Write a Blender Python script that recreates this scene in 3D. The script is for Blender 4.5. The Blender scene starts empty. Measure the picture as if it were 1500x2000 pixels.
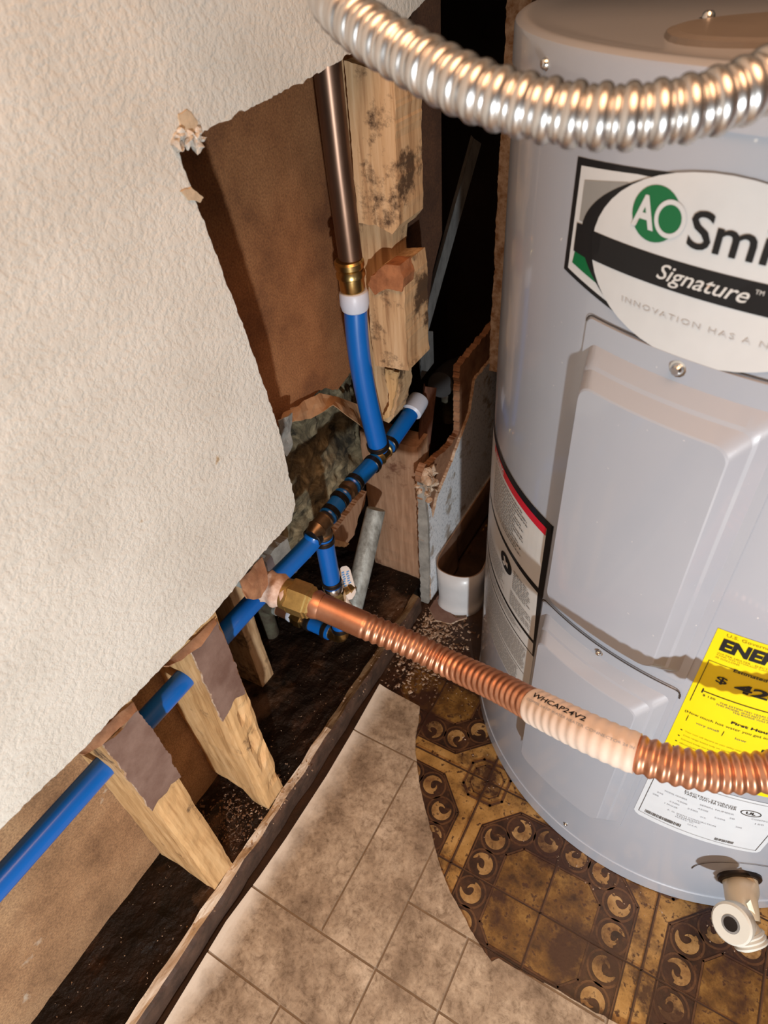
import bpy, bmesh, math, random
from mathutils import Vector, Matrix, noise
R = math.radians
random.seed(7)
S = bpy.context.scene
COL = S.collection
PI = math.pi

# ------------------------------------------------------------------ camera
F = 1264.7
MC = ((0.86685023, 0.49400005, -0.06733972),
      (0.29401147, -0.61558827, -0.73116916),
      (-0.40265114, 0.6140155, -0.67886451))      # rows: camera right, camera down, camera forward
CP = Vector((0.383, 0.0, 0.95))
cd = bpy.data.cameras.new('camera'); cam = bpy.data.objects.new('camera', cd); COL.objects.link(cam)
rx, dn, fw = (Vector(r) for r in MC)
mat = Matrix((rx, -dn, -fw)).transposed().to_4x4(); mat.translation = CP
cam.matrix_world = mat
cd.sensor_fit = 'HORIZONTAL'; cd.sensor_width = 27.0; cd.lens = F / 1500 * 27.0
cd.clip_start = 0.02
cd.dof.use_dof = True; cd.dof.focus_distance = 0.75; cd.dof.aperture_fstop = 9.0
S.camera = cam
# ------------------------------------------------------------------ light and exposure
w = bpy.data.worlds.new('world'); S.world = w; w.use_nodes = True
w.node_tree.nodes['Background'].inputs[0].default_value = (1.0, 0.72, 0.5, 1)
w.node_tree.nodes['Background'].inputs[1].default_value = 0.05
def light(name, kind, loc, energy, color, size, target=None):
    l = bpy.data.lights.new(name, kind); l.energy = energy; l.color = color
    o = bpy.data.objects.new(name, l); COL.objects.link(o); o.location = loc
    if kind == 'AREA':
        l.shape = 'DISK'; l.size = size
    else:
        l.shadow_soft_size = size
    if target is not None:
        o.rotation_euler = (Vector(target) - Vector(loc)).to_track_quat('-Z', 'Y').to_euler()
    return o
light('work_lamp', 'POINT', (0.93, -0.70, 0.42), 64, (0.94, 0.98, 1.0), 0.018)
light('ceiling_lamp', 'AREA', (0.70, -0.25, 2.15), 30, (1.0, 0.54, 0.29), 1.3, (0.35, 0.35, 0.4))
S.view_settings.view_transform = 'Standard'; S.view_settings.look = 'None'
S.view_settings.gamma = 1; S.view_settings.use_curve_mapping = False
S.view_settings.exposure = 0.0

# ------------------------------------------------------------------ helpers
def W(u, v, ax, val):
    "point of the plane (axis ax = val) seen at photo position u, v"
    d = rx * ((u - 750)) + dn * ((v - 1000)) + fw * F
    return CP + d * ((val - CP[ax]) / d[ax])
def D(u, v, dep):
    d = rx * ((u - 750)) + dn * ((v - 1000)) + fw * F
    return CP + d * (dep / F)

def nodes(name):
    m = bpy.data.materials.new(name); m.use_nodes = True
    nt = m.node_tree; return m, nt, nt.nodes['Principled BSDF']
def ramp(nt, fac, cols):
    r = nt.nodes.new('ShaderNodeValToRGB'); e = r.color_ramp.elements
    while len(e) > 1: e.remove(e[-1])
    e[0].position = cols[0][0]; e[0].color = (*cols[0][1], 1)
    for p, c in cols[1:]:
        k = e.new(p); k.color = (*c, 1)
    nt.links.new(fac, r.inputs[0]); return r.outputs[0]
def ntex(nt, scale, detail=4, rough=.6, stretch=(1, 1, 1), dist=0, off=0):
    tc = nt.nodes.new('ShaderNodeTexCoord'); mp = nt.nodes.new('ShaderNodeMapping')
    g = nt.nodes.new('ShaderNodeNewGeometry')
    nt.links.new(g.outputs['Position'], mp.inputs[0]) if off == 'world' else nt.links.new(tc.outputs['Object'], mp.inputs[0])
    mp.inputs['Scale'].default_value = stretch
    n = nt.nodes.new('ShaderNodeTexNoise'); n.inputs['Scale'].default_value = scale
    n.inputs['Detail'].default_value = detail; n.inputs['Roughness'].default_value = rough
    n.inputs['Distortion'].default_value = dist
    nt.links.new(mp.outputs[0], n.inputs['Vector']); return n.outputs[0]
def mix(nt, f, a, b, mode='MIX'):
    m = nt.nodes.new('ShaderNodeMix'); m.data_type = 'RGBA'; m.blend_type = mode
    if isinstance(f, (int, float)): m.inputs[0].default_value = f
    else: nt.links.new(f, m.inputs[0])
    for v, i in ((a, 6), (b, 7)):
        if isinstance(v, tuple): m.inputs[i].default_value = (*v, 1)
        else: nt.links.new(v, m.inputs[i])
    return m.outputs[2]
def bump(nt, b, fac, strength, dist=.002):
    n = nt.nodes.new('ShaderNodeBump'); n.inputs['Strength'].default_value = strength
    n.inputs['Distance'].default_value = dist
    nt.links.new(fac, n.inputs['Height']); nt.links.new(n.outputs[0], b.inputs['Normal']); return n
def simple(name, c, rough=.5, metal=0.0, vary=.12, scale=30, bmp=0, bscale=200, coat=0, c2=None, stretch=(1, 1, 1), detail=5, coatr=.1, bdist=.001):
    m, nt, b = nodes(name)
    c2 = c2 or tuple(x * (1 - vary) for x in c)
    n = ntex(nt, scale, detail, .65, stretch)
    nt.links.new(ramp(nt, n, [(.35, c2), (.65, c)]), b.inputs['Base Color'])
    b.inputs['Roughness'].default_value = rough; b.inputs['Metallic'].default_value = metal
    if coat: b.inputs['Coat Weight'].default_value = coat; b.inputs['Coat Roughness'].default_value = coatr
    if bmp: bump(nt, b, ntex(nt, bscale, 4, .6, stretch), bmp, bdist)
    return m

M = {}
def mk_drywall():
    m, nt, b = nodes('textured_cream_paint')
    big = ntex(nt, 9, 5, .6)
    c = ramp(nt, big, [(.3, (.575, .56, .505)), (.55, (.655, .645, .59)), (.75, (.695, .69, .64))])
    spots = ntex(nt, 34, 3, .5)
    c = mix(nt, ramp(nt, spots, [(.22, (1, 1, 1)), (.25, (0, 0, 0))]), c, (.42, .32, .2))
    nt.links.new(c, b.inputs['Base Color']); b.inputs['Roughness'].default_value = .6
    v = ntex(nt, 190, 4, .6)
    r = ramp(nt, v, [(.38, (0, 0, 0)), (.56, (.75, .75, .75)), (.75, (1, 1, 1))])
    bump(nt, b, r, .42, .0014)
    return m
M['drywall'] = mk_drywall()
M['tear_tan'] = simple('torn_tan_paper', (.60, .47, .32), .8, vary=.25, scale=120, bmp=.5, bscale=300)
M['tear_white'] = simple('crumbled_white_gypsum', (.68, .64, .57), .9, vary=.45, scale=160, bmp=.8, bscale=300)
M['gypsum'] = simple('torn_gypsum_edge', (.62, .50, .38), .9, vary=.4, scale=90, bmp=.8, bscale=300, c2=(.30, .17, .09))
def mk_fibre(name, a, b2, c3):
    m, nt, b = nodes(name)
    n1 = ntex(nt, 14, 6, .65); n2 = ntex(nt, 420, 3, .7)
    c = ramp(nt, n1, [(.3, a), (.5, b2), (.72, c3)])
    c = mix(nt, .6, c, ramp(nt, n2, [(.35, (.35, .3, .28)), (.65, (1.15, 1.1, 1.0))]), 'MULTIPLY')
    nt.links.new(c, b.inputs['Base Color']); b.inputs['Roughness'].default_value = .95
    bump(nt, b, n2, .35, .001); return m
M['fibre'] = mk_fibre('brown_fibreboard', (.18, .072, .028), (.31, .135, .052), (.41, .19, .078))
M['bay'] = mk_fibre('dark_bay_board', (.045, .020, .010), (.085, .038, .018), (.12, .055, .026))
M['fibre_low'] = mk_fibre('tan_fibreboard', (.20, .11, .055), (.36, .21, .11), (.46, .29, .16))
def smudge(m, sc, lo, hi, col):
    nt = m.node_tree; b = nt.nodes['Principled BSDF']; l = b.inputs['Base Color'].links[0].from_socket
    nt.links.new(mix(nt, ramp(nt, ntex(nt, sc, 5, .6), [(lo, (0, 0, 0)), (hi, (.8, .8, .8))]), l, col), b.inputs['Base Color'])
smudge(M['fibre_low'], 19, .66, .74, (.60, .55, .45))
smudge(M['fibre_low'], 8, .62, .72, (.13, .06, .03))
def mk_wood(name, a, b2, c3, stain=(.09, .05, .025), st=.36, ax=2):
    m, nt, b = nodes(name)
    s = [26, 26, 26]; s[ax] = 2.0
    g = ntex(nt, 5, 5, .6, tuple(s), .4)
    c = ramp(nt, g, [(.3, a), (.5, b2), (.7, c3)])
    d = ntex(nt, 16, 7, .7)
    c = mix(nt, ramp(nt, d, [(st - .05, (1, 1, 1)), (st + .04, (0, 0, 0))]), c, stain)
    nt.links.new(c, b.inputs['Base Color']); b.inputs['Roughness'].default_value = .75
    bump(nt, b, g, .35, .001); return m
M['pine'] = mk_wood('pine_stud_wood', (.40, .22, .085), (.60, .37, .165), (.70, .46, .23))
M['pine_wet'] = mk_wood('damp_pine_wood', (.34, .19, .09), (.56, .36, .19), (.66, .46, .27), st=.43)
M['red_rot'] = simple('reddish_rotten_wood', (.42, .17, .07), .8, vary=.5, scale=50, bmp=.6, c2=(.22, .08, .03))
M['panelwood'] = mk_wood('brown_painted_post', (.25, .135, .075), (.34, .195, .115), (.41, .25, .155), stain=(.15, .06, .03), st=.37)
def mk_rot():
    m, nt, b = nodes('black_rotten_sill')
    n = ntex(nt, 22, 8, .7, (1, .5, 1)); n2 = ntex(nt, 170, 4, .6)
    c = ramp(nt, n, [(.38, (.005, .003, .002)), (.55, (.014, .007, .004)), (.66, (.05, .024, .013)), (.76, (.15, .085, .05))])
    c = mix(nt, ramp(nt, n2, [(.70, (0, 0, 0)), (.735, (1, 1, 1))]), c, (.30, .18, .10))
    nt.links.new(c, b.inputs['Base Color']); b.inputs['Roughness'].default_value = .55
    b.inputs['Specular IOR Level'].default_value = .2
    bump(nt, b, n2, .9, .003); return m
M['rot'] = mk_rot()
smudge(M['rot'], 8, .57, .68, (.115, .068, .042))
M['strip'] = mk_wood('worn_white_edge', (.30, .20, .11), (.60, .53, .43), (.76, .73, .66), stain=(.09, .045, .02), st=.36, ax=1)
M['olive_wood'] = mk_wood('olive_brown_damp_wood', (.045, .026, .012), (.12, .075, .035), (.20, .135, .07), stain=(.02, .01, .005), ax=1)
M['skirt'] = simple('dark_brown_damp_edge', (.085, .045, .028), .7, vary=.6, scale=40, bmp=.6, bscale=150)
M['paint_remnant'] = simple('brown_mauve_paint_remnant', (.235, .155, .125), .6, vary=.25, scale=26, bmp=.35, bscale=170, c2=(.15, .085, .065))
M['pex'] = simple('blue_pipe_plastic', (.003, .125, .50), .33, vary=.1, scale=8, coat=.3)
M['brass'] = simple('brass', (.62, .43, .17), .28, 1.0, vary=.3, scale=60)
M['brass_dark'] = simple('tarnished_bronze', (.26, .18, .11), .42, .9, vary=.4, scale=70)
M['brass_nut'] = simple('worn_brass_nut', (.66, .45, .16), .38, .9, vary=.25, scale=90, bmp=.2)
M['old_copper'] = simple('dull_brown_copper', (.20, .12, .082), .36, .85, vary=.35, scale=25, stretch=(1, 1, .3))
M['copper'] = simple('bright_copper', (.66, .33, .20), .40, .9, vary=.22, scale=22, c2=(.48, .21, .115))
M['ring'] = simple('black_crimp_ring', (.035, .030, .028), .35, .7, vary=.3)
M['cap_white'] = simple('milky_white_collar', (.58, .64, .76), .4, vary=.08)
M['tape'] = simple('white_thread_tape_and_dope', (.66, .52, .44), .7, vary=.4, scale=70, bmp=.8, bscale=120, c2=(.42, .26, .19))
M['steel'] = simple('shiny_spiral_steel', (.72, .70, .68), .32, 1.0, vary=.12, scale=40)
M['screw'] = simple('zinc_screw', (.75, .75, .74), .2, 1.0)
def mk_galv(name, a, b2, rough=.5, met=.5):
    m, nt, b = nodes(name)
    n = ntex(nt, 70, 6, .7, (1, 1, .4)); nt.links.new(ramp(nt, n, [(.33, a), (.65, b2)]), b.inputs['Base Color'])
    b.inputs['Roughness'].default_value = rough; b.inputs['Metallic'].default_value = met
    bump(nt, b, n, .3, .001); return m
M['galv'] = mk_galv('old_galvanised_pipe', (.15, .15, .13), (.44, .47, .45), .6, .3)
M['angle'] = mk_galv('dark_steel_angle', (.17, .18, .18), (.34, .35, .35), .42, .45)
M['rust'] = mk_galv('rusty_steel_bar', (.12, .055, .035), (.30, .13, .08), .7, .2)
M['verdigris'] = simple('green_brown_old_pipe', (.09, .085, .055), .7, vary=.5, scale=60, bmp=.4, c2=(.05, .03, .02))
M['blackpipe'] = simple('black_drain_pipe', (.03, .03, .032), .45)
def mk_tank():
    m, nt, b = nodes('glossy_grey_enamel')
    n = ntex(nt, 5, 5, .6)
    c = ramp(nt, n, [(.3, (.34, .37, .425)), (.7, (.365, .395, .45))])
    d = ntex(nt, 260, 2, .5)
    c = mix(nt, ramp(nt, d, [(.76, (0, 0, 0)), (.78, (1, 1, 1))]), c, (.6, .6, .6))
    nt.links.new(c, b.inputs['Base Color']); b.inputs['Roughness'].default_value = .35
    b.inputs['Coat Weight'].default_value = .6; b.inputs['Coat Roughness'].default_value = .08
    bump(nt, b, ntex(nt, 260, 2, .5), .06, .0006); return m
M['tank'] = mk_tank()
def mk_print(name, c, rough=.35):
    m, nt, b = nodes(name); n = ntex(nt, 60, 2, .5)
    nt.links.new(ramp(nt, n, [(.3, tuple(x * .96 for x in c)), (.7, c)]), b.inputs['Base Color'])
    b.inputs['Roughness'].default_value = rough; b.inputs['Coat Weight'].default_value = .12; b.inputs['Specular IOR Level'].default_value = .3; return m
M['p_white'] = mk_print('print_white', (.58, .60, .61)); M['p_black'] = mk_print('print_black', (.006, .006, .007), .55)
M['p_green'] = mk_print('print_green', (.003, .13, .04)); M['p_grey'] = mk_print('print_light_grey', (.47, .47, .47))
M['p_photo'] = mk_print('print_mid_grey', (.26, .26, .25)); M['p_yellow'] = mk_print('print_yellow', (.80, .66, .0), .5)
M['p_dkyel'] = mk_print('print_olive', (.30, .22, .0), .5); M['p_red'] = mk_print('print_red', (.55, .012, .03))
M['p_label'] = mk_print('label_white', (.60, .60, .58)); M['p_text'] = mk_print('print_dark_grey', (.09, .09, .09))
M['p_plate'] = mk_print('plate_white', (.62, .66, .70)); M['p_soft'] = mk_print('print_soft_grey', (.33, .35, .38))
M['seam'] = simple('dark_seam', (.03, .02, .015), .6)
M['plastic'] = simple('ivory_plastic', (.66, .60, .45), .4, vary=.08, scale=20, coat=.2)
M['plastic_w'] = simple('white_plastic', (.60, .61, .56), .35, vary=.06, scale=20, coat=.2)
M['handle'] = simple('off_white_handle', (.62, .60, .58), .45)
M['ink'] = simple('blue_ink', (.05, .25, .6), .5)
M['kraft'] = simple('kraft_paper', (.50, .31, .17), .85, vary=.35, scale=30, bmp=.5, bscale=70, c2=(.33, .18, .09))
M['brownpaper'] = simple('torn_brown_paper', (.36, .19, .10), .9, vary=.4, scale=40, bmp=.6, bscale=120, c2=(.20, .09, .045))
def mk_wool():
    m, nt, b = nodes('grey_mineral_wool')
    n = ntex(nt, 20, 9, .75, dist=1.2)
    nt.links.new(ramp(nt, n, [(.36, (.02, .018, .011)), (.5, (.16, .13, .075)), (.66, (.40, .34, .21))]), b.inputs['Base Color'])
    b.inputs['Roughness'].default_value = 1.0
    bump(nt, b, ntex(nt, 160, 6, .8, dist=1), .8, .003); return m
M['wool'] = mk_wool()
def mk_vinyl():
    m, nt, b = nodes('beige_stone_vinyl')
    n = ntex(nt, 11, 9, .68, off='world'); n2 = ntex(nt, 75, 8, .78, off='world', dist=.6)
    c = ramp(nt, n, [(.36, (.20, .155, .112)), (.46, (.31, .25, .185)), (.55, (.41, .345, .265)), (.68, (.54, .475, .385))])
    n4 = ntex(nt, 190, 5, .7, off='world'); c = mix(nt, .55, c, ramp(nt, n4, [(.34, (.45, .38, .30)), (.46, (.95, .93, .9)), (.66, (1.2, 1.2, 1.18))]), 'MULTIPLY')
    c = mix(nt, .8, c, ramp(nt, n2, [(.34, (.35, .28, .22)), (.48, (.9, .87, .83)), (.66, (1.25, 1.22, 1.18))]), 'MULTIPLY')
    g = nt.nodes.new('ShaderNodeNewGeometry'); sx = nt.nodes.new('ShaderNodeSeparateXYZ'); nt.links.new(g.outputs['Position'], sx.inputs[0])
    n3 = ntex(nt, 25, 5, .6, off='world')                      # pale wall margin: unworn vinyl plus painted light on the curled-up edge
    ma = nt.nodes.new('ShaderNodeMath'); ma.operation = 'MULTIPLY_ADD'; nt.links.new(n3, ma.inputs[0]); ma.inputs[1].default_value = .045
    nt.links.new(sx.outputs[0], ma.inputs[2])
    c = mix(nt, ramp(nt, ma.outputs[0], [(.054, (1, 1, 1)), (.064, (.55, .55, .55)), (.082, (0, 0, 0))]), c, (.66, .62, .54))
    nt.links.new(c, b.inputs['Base Color']); b.inputs['Roughness'].default_value = .5
    bump(nt, b, n2, .25, .001); return m
M['vinyl'] = mk_vinyl()
M['vinyl_joint'] = simple('vinyl_joint', (.27, .22, .165), .6, vary=.25, scale=60)
def mk_lino(name, cols, sp=.10):
    m, nt, b = nodes(name)
    n = ntex(nt, 30, 7, .7, off='world'); n2 = ntex(nt, 13, 6, .65, off='world'); n3 = ntex(nt, 120, 5, .6, off='world')
    c = ramp(nt, n, cols)
    c = mix(nt, ramp(nt, n3, [(.56, (0, 0, 0)), (.64, (1, 1, 1))]), c, (.06, .026, .011))
    c = mix(nt, ramp(nt, n2, [(.39, (.93, .93, .93)), (.50, (0, 0, 0))]), c, (.035, .013, .008))
    nt.links.new(c, b.inputs['Base Color']); b.inputs['Roughness'].default_value = .34
    bump(nt, b, n3, .3, .001); return m
M['lino_field'] = mk_lino('old_linoleum_gold_brown', [(.34, (.030, .013, .005)), (.5, (.14, .070, .016)), (.66, (.30, .175, .048))])
M['lino_strip'] = mk_lino('old_linoleum_tan_strip', [(.34, (.10, .045, .012)), (.5, (.33, .19, .055)), (.66, (.45, .28, .10))])
M['lino_dark'] = mk_lino('old_linoleum_dark_band', [(.34, (.012, .006, .004)), (.5, (.034, .015, .008)), (.68, (.075, .034, .017))])
M['lino_scroll'] = mk_lino('old_linoleum_scroll', [(.34, (.12, .055, .02)), (.5, (.30, .18, .065)), (.66, (.46, .31, .14))])
M['lino_ring'] = mk_lino('old_linoleum_scroll_ring', [(.3, (.04, .018, .009)), (.5, (.095, .045, .02)), (.7, (.14, .07, .03))])
M['lino_line'] = simple('old_linoleum_groove', (.035, .014, .006), .5, vary=.4, scale=90)
M['subfloor'] = simple('damp_subfloor', (.05, .025, .014), .6, vary=.6, scale=30, bmp=.6, bscale=120)
def mk_wallw():
    m, nt, b = nodes('white_blue_orange_peel_paint')
    n = ntex(nt, 200, 3, .6); n2 = ntex(nt, 22, 6, .7)
    c = ramp(nt, n, [(.34, (.45, .50, .55)), (.48, (.80, .83, .86))])
    c = mix(nt, ramp(nt, n2, [(.36, (1, 1, 1)), (.44, (0, 0, 0))]), c, (.38, .33, .28))
    nt.links.new(c, b.inputs['Base Color']); b.inputs['Roughness'].default_value = .6
    bump(nt, b, n, .5, .001); return m
M['wallw'] = mk_wallw()
M['cove'] = simple('white_cove_base', (.62, .64, .66), .35, vary=.12, scale=14, coat=.2)
M['cove_in'] = simple('brown_cove_back', (.16, .10, .07), .6, vary=.4, scale=18, c2=(.08, .045, .03))
M['cove_edge'] = simple('cove_edge', (.33, .20, .12), .6, vary=.3)
M['chips'] = simple('pale_debris', (.50, .38, .28), .85, vary=.6, scale=60, c2=(.16, .09, .05))
M['chips_dark'] = simple('brown_debris', (.16, .085, .045), .85, vary=.6, scale=60)
M['gap_enclosure'] = simple('black_gap_enclosure', (.035, .018, .012), .9, vary=.4, scale=12)  # darkness of the open gaps put into the colour
M['plain'] = simple('plain_room_paint', (.50, .44, .36), .7)
M['scrap'] = simple('grey_lime_scrap', (.34, .33, .30), .8, vary=.4, scale=40, bmp=.5)

def link(name, me, m, parent=None, smooth=False):
    o = bpy.data.objects.new(name, me); COL.objects.link(o)
    for x in (m if isinstance(m, (list, tuple)) else [m]): me.materials.append(x)
    if smooth: me.shade_smooth()
    if parent is not None: o.parent = parent
    return o
def mesh(name, vs, fs, m, parent=None, smooth=False, mi=None, recalc=True):
    me = bpy.data.meshes.new(name); me.from_pydata([tuple(v) for v in vs], [], fs)
    if recalc:
        bm = bmesh.new(); bm.from_mesh(me); bmesh.ops.recalc_face_normals(bm, faces=bm.faces); bm.to_mesh(me); bm.free()
    o = link(name, me, m, parent, smooth)
    if mi:
        for p, i in zip(me.polygons, mi): p.material_index = i
    return o
def frombm(name, bm, m, parent=None, smooth=False):
    bmesh.ops.recalc_face_normals(bm, faces=bm.faces)
    me = bpy.data.meshes.new(name); bm.to_mesh(me); bm.free(); return link(name, me, m, parent, smooth)
def tag(o, label=None, cat=None, group=None, kind=None):
    if label: o['label'] = label
    if cat: o['category'] = cat
    if group: o['group'] = group
    if kind: o['kind'] = kind
    return o
def empty(name, loc=(0, 0, 0)):
    # things are built in world coordinates; the empty stands at the base and children keep their place through the parent inverse
    o = bpy.data.objects.new(name, None); COL.objects.link(o); o.location = loc; o.empty_display_size = .05
    o['_b'] = 1; return o
def settle(root):
    inv = Matrix.Translation(root.location).inverted()
    for c in root.children: c.matrix_parent_inverse = inv
    if '_b' in root: del root['_b']
    return root
def catmull(pts, n=12):
    P = [Vector(p) for p in pts]; P = [P[0] * 2 - P[1]] + P + [P[-1] * 2 - P[-2]]; out = []
    for i in range(1, len(P) - 2):
        for k in range(n):
            t = k / n; a, b, c, d = P[i - 1:i + 3]
            out.append(.5 * ((2 * b) + (c - a) * t + (2 * a - 5 * b + 4 * c - d) * t * t + (3 * b - a - 3 * c + d) * t ** 3))
    out.append(P[-2]); return out
def resample(pts, step):
    out = [pts[0]]; acc = 0.0; L = 0.0; nxt = step
    for a, b in zip(pts, pts[1:]):
        d = (b - a).length
        while L + d >= nxt:
            out.append(a.lerp(b, (nxt - L) / d)); nxt += step
        L += d
    return out
def frames(pts):
    T = []
    for i in range(len(pts)):
        a = pts[max(i - 1, 0)]; b = pts[min(i + 1, len(pts) - 1)]; T.append((b - a).normalized())
    up = Vector((0, 0, 1)) if abs(T[0].z) < .9 else Vector((0, 1, 0))
    N = (up - T[0] * up.dot(T[0])).normalized(); out = []
    for t in T:
        N = (N - t * N.dot(t)).normalized(); out.append((t, N, t.cross(N)))
    return out
def sweep(name, pts, rad, m, parent=None, seg=20, cap=True, smooth=True, phase=0.0, squash=None):
    pts = [Vector(p) for p in pts]; fr = frames(pts); vs = []; fs = []
    for i, p in enumerate(pts):
        r = rad(i) if callable(rad) else (rad[i] if isinstance(rad, (list, tuple)) else rad)
        t, N, B = fr[i]
        for k in range(seg):
            a = 2 * PI * k / seg + phase
            vs.append(p + N * (math.cos(a) * r) + B * (math.sin(a) * r))
    for i in range(len(pts) - 1):
        for k in range(seg):
            k2 = (k + 1) % seg; fs.append((i * seg + k, i * seg + k2, (i + 1) * seg + k2, (i + 1) * seg + k))
    if cap: fs.append(tuple(range(seg))); fs.append(tuple(range((len(pts) - 1) * seg, len(pts) * seg)))
    o = mesh(name, vs, fs, m, parent)
    if smooth:
        for p in o.data.polygons: p.use_smooth = len(p.vertices) == 4
        o.data.set_sharp_from_angle(angle=R(50)) if hasattr(o.data, 'set_sharp_from_angle') else None
    return o
def lathe(name, a, b, prof, m, parent=None, seg=24, smooth=True, phase=0.0):
    "prof: list of (t along a..b, radius)"
    a = Vector(a); b = Vector(b)
    d = (b - a); L = d.length; t = d / L
    up = Vector((0, 0, 1)) if abs(t.z) < .9 else Vector((0, 1, 0))
    N = (up - t * up.dot(t)).normalized(); B = t.cross(N); vs = []; fs = []
    for s, r in prof:
        for k in range(seg):
            q = 2 * PI * k / seg + phase; vs.append(a + d * s + N * (math.cos(q) * r) + B * (math.sin(q) * r))
    n = len(prof)
    for i in range(n - 1):
        for k in range(seg):
            k2 = (k + 1) % seg; fs.append((i * seg + k, i * seg + k2, (i + 1) * seg + k2, (i + 1) * seg + k))
    fs.append(tuple(range(seg))); fs.append(tuple(range((n - 1) * seg, n * seg)))
    o = mesh(name, vs, fs, m, parent)
    if smooth:
        for p in o.data.polygons: p.use_smooth = len(p.vertices) == 4
        o.data.set_sharp_from_angle(angle=R(35))
    return o
def jag(poly, step, amp, closed=True, edges=None, seed=1):
    rnd = random.Random(seed); out = []; n = len(poly)
    for i in range(n if closed else n - 1):
        a = Vector(poly[i]); b = Vector(poly[(i + 1) % n]); out.append(a)
        if edges is not None and i not in edges: continue
        L = (b - a).length; k = int(L / (step * .55)); nn = Vector((-(b - a).y, (b - a).x)).normalized()
        for j in range(1, k):
            q = a.lerp(b, (j + rnd.uniform(-.3, .3)) / k)
            out.append(q + nn * (rnd.gauss(0, amp * .45) + noise.noise(Vector((q.x * 75, q.y * 75, seed))) * amp * 2.6 * min(1, j / 3, (k - j) / 3)))
    if not closed: out.append(Vector(poly[-1]))
    return out
def slab(name, poly, ax, v0, v1, m, parent=None, m_edge=None, bev=0, seed=0):
    "polygon extruded between planes ax = v0 and ax = v1 (v1 is the face seen)"
    def P(q, v):
        l = [q[0], q[1]]; l.insert(ax, v); return Vector(l)
    n = len(poly); vs = [P(q, v0) for q in poly] + [P(q, v1) for q in poly]
    fs = [tuple(range(n)), tuple(range(n, 2 * n))] + [(i, (i + 1) % n, n + (i + 1) % n, n + i) for i in range(n)]
    mats = [m, m_edge or m]; o = mesh(name, vs, fs, mats, parent, mi=[0, 0] + [1] * n)
    return o
def wood(name, lo, hi, m, parent=None, cuts=(4, 4, 14), amp=.0012, rot=None, seed=0, taper=None, bev=.0015):
    "box of wood, subdivided and roughened; rot(p) may push points"
    lo = Vector(lo); hi = Vector(hi); nx, ny, nz = cuts; bm = bmesh.new(); V = {}
    def gv(i, j, k):
        if (i, j, k) not in V:
            p = Vector((lo.x + (hi.x - lo.x) * i / nx, lo.y + (hi.y - lo.y) * j / ny, lo.z + (hi.z - lo.z) * k / nz))
            nn = noise.noise_vector(p * 60 + Vector((seed, 0, 0))) * amp + noise.noise_vector(p * 14 + Vector((seed, 3, 0))) * amp * 1.4
            edge = (i in (0, nx)) + (j in (0, ny)) + (k in (0, nz))
            p2 = p + nn
            if edge >= 2:
                c = (lo + hi) / 2
                if i in (0, nx): p2.x += bev * (1 if c.x > p.x else -1)
                if j in (0, ny): p2.y += bev * (1 if c.y > p.y else -1)
            if rot: p2 = rot(p2, p)
            V[(i, j, k)] = bm.verts.new(p2)
        return V[(i, j, k)]
    for i in range(nx):
        for j in range(ny):
            for k in (0, nz): bm.faces.new((gv(i, j, k), gv(i + 1, j, k), gv(i + 1, j + 1, k), gv(i, j + 1, k)))
    for i in range(nx):
        for k in range(nz):
            for j in (0, ny): bm.faces.new((gv(i, j, k), gv(i + 1, j, k), gv(i + 1, j, k + 1), gv(i, j, k + 1)))
    for j in range(ny):
        for k in range(nz):
            for i in (0, nx): bm.faces.new((gv(i, j, k), gv(i, j + 1, k), gv(i, j + 1, k + 1), gv(i, j, k + 1)))
    return frombm(name, bm, m, parent)
def struct(o, label=None):
    o['kind'] = 'structure'
    if label: o['label'] = label
    return o

# ================================================================== the setting
struct(slab('floor', [(-.6, -1.4), (1.8, -1.4), (1.8, 1.6), (-.6, 1.6)], 2, -.05, -.004, M['subfloor']), 'dark damp subfloor under the linoleum')
dw = [(-1.3, .468), (.0092, .4736), (.078, .4666), (.1637, .4632), (.247, .4605), (.315, .468), (.378, .470), (.3894, .4852),
      (.389, .5841), (.3744, .6951), (.3556, .8044), (.3504, .8437), (.3824, .8456), (.4393, .8499), (.5157, .8546), (.5854, .8616),
      (.6815, .872), (.720, .883), (.722, 1.12), (.722, 1.6), (-1.3, 1.6)]
dwj = jag(dw, .006, .0009, edges=set(range(1, 18)), seed=3)
struct(slab('wall_left', dwj, 0, .002, .014, M['drywall'], m_edge=M['gypsum']), 'cream orange-peel textured drywall with a jagged cut-out')
# torn scraps of facing paper at the upper left corner of the cut-out
for i, px in enumerate([[(350, 224), (366, 214), (376, 222), (388, 240), (382, 256), (366, 258), (354, 246)], [(354, 374), (374, 366), (384, 374), (398, 386), (392, 396), (370, 392)], [(342, 262), (352, 256), (384, 262), (404, 268), (396, 278), (372, 282), (346, 292), (336, 284)]]):
    pl = [Vector((W(u, v, 0, .0155).y, W(u, v, 0, .0155).z)) for u, v in px]
    slab('paper_tear', jag(pl, .003, .0008, seed=40 + i), 0, .0135, .0150 + .0004 * i, M['tear_tan'] if i < 2 else M['tear_white'], bpy.data.objects['wall_left'])
rr = random.Random(77); bm = bmesh.new()
for k in range(16):
    c = W(rr.uniform(342, 398), rr.uniform(252, 290), 0, .016); q = rr.uniform(.0018, .0042)
    res = bmesh.ops.create_icosphere(bm, subdivisions=2, radius=q, matrix=Matrix.Translation(c))
    for v in res['verts']: v.co += noise.noise_vector(v.co * 260) * q * 1.1
o = frombm('gypsum_crumb', bm, M['tear_white'], bpy.data.objects['wall_left']); o['kind'] = 'stuff'
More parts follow.
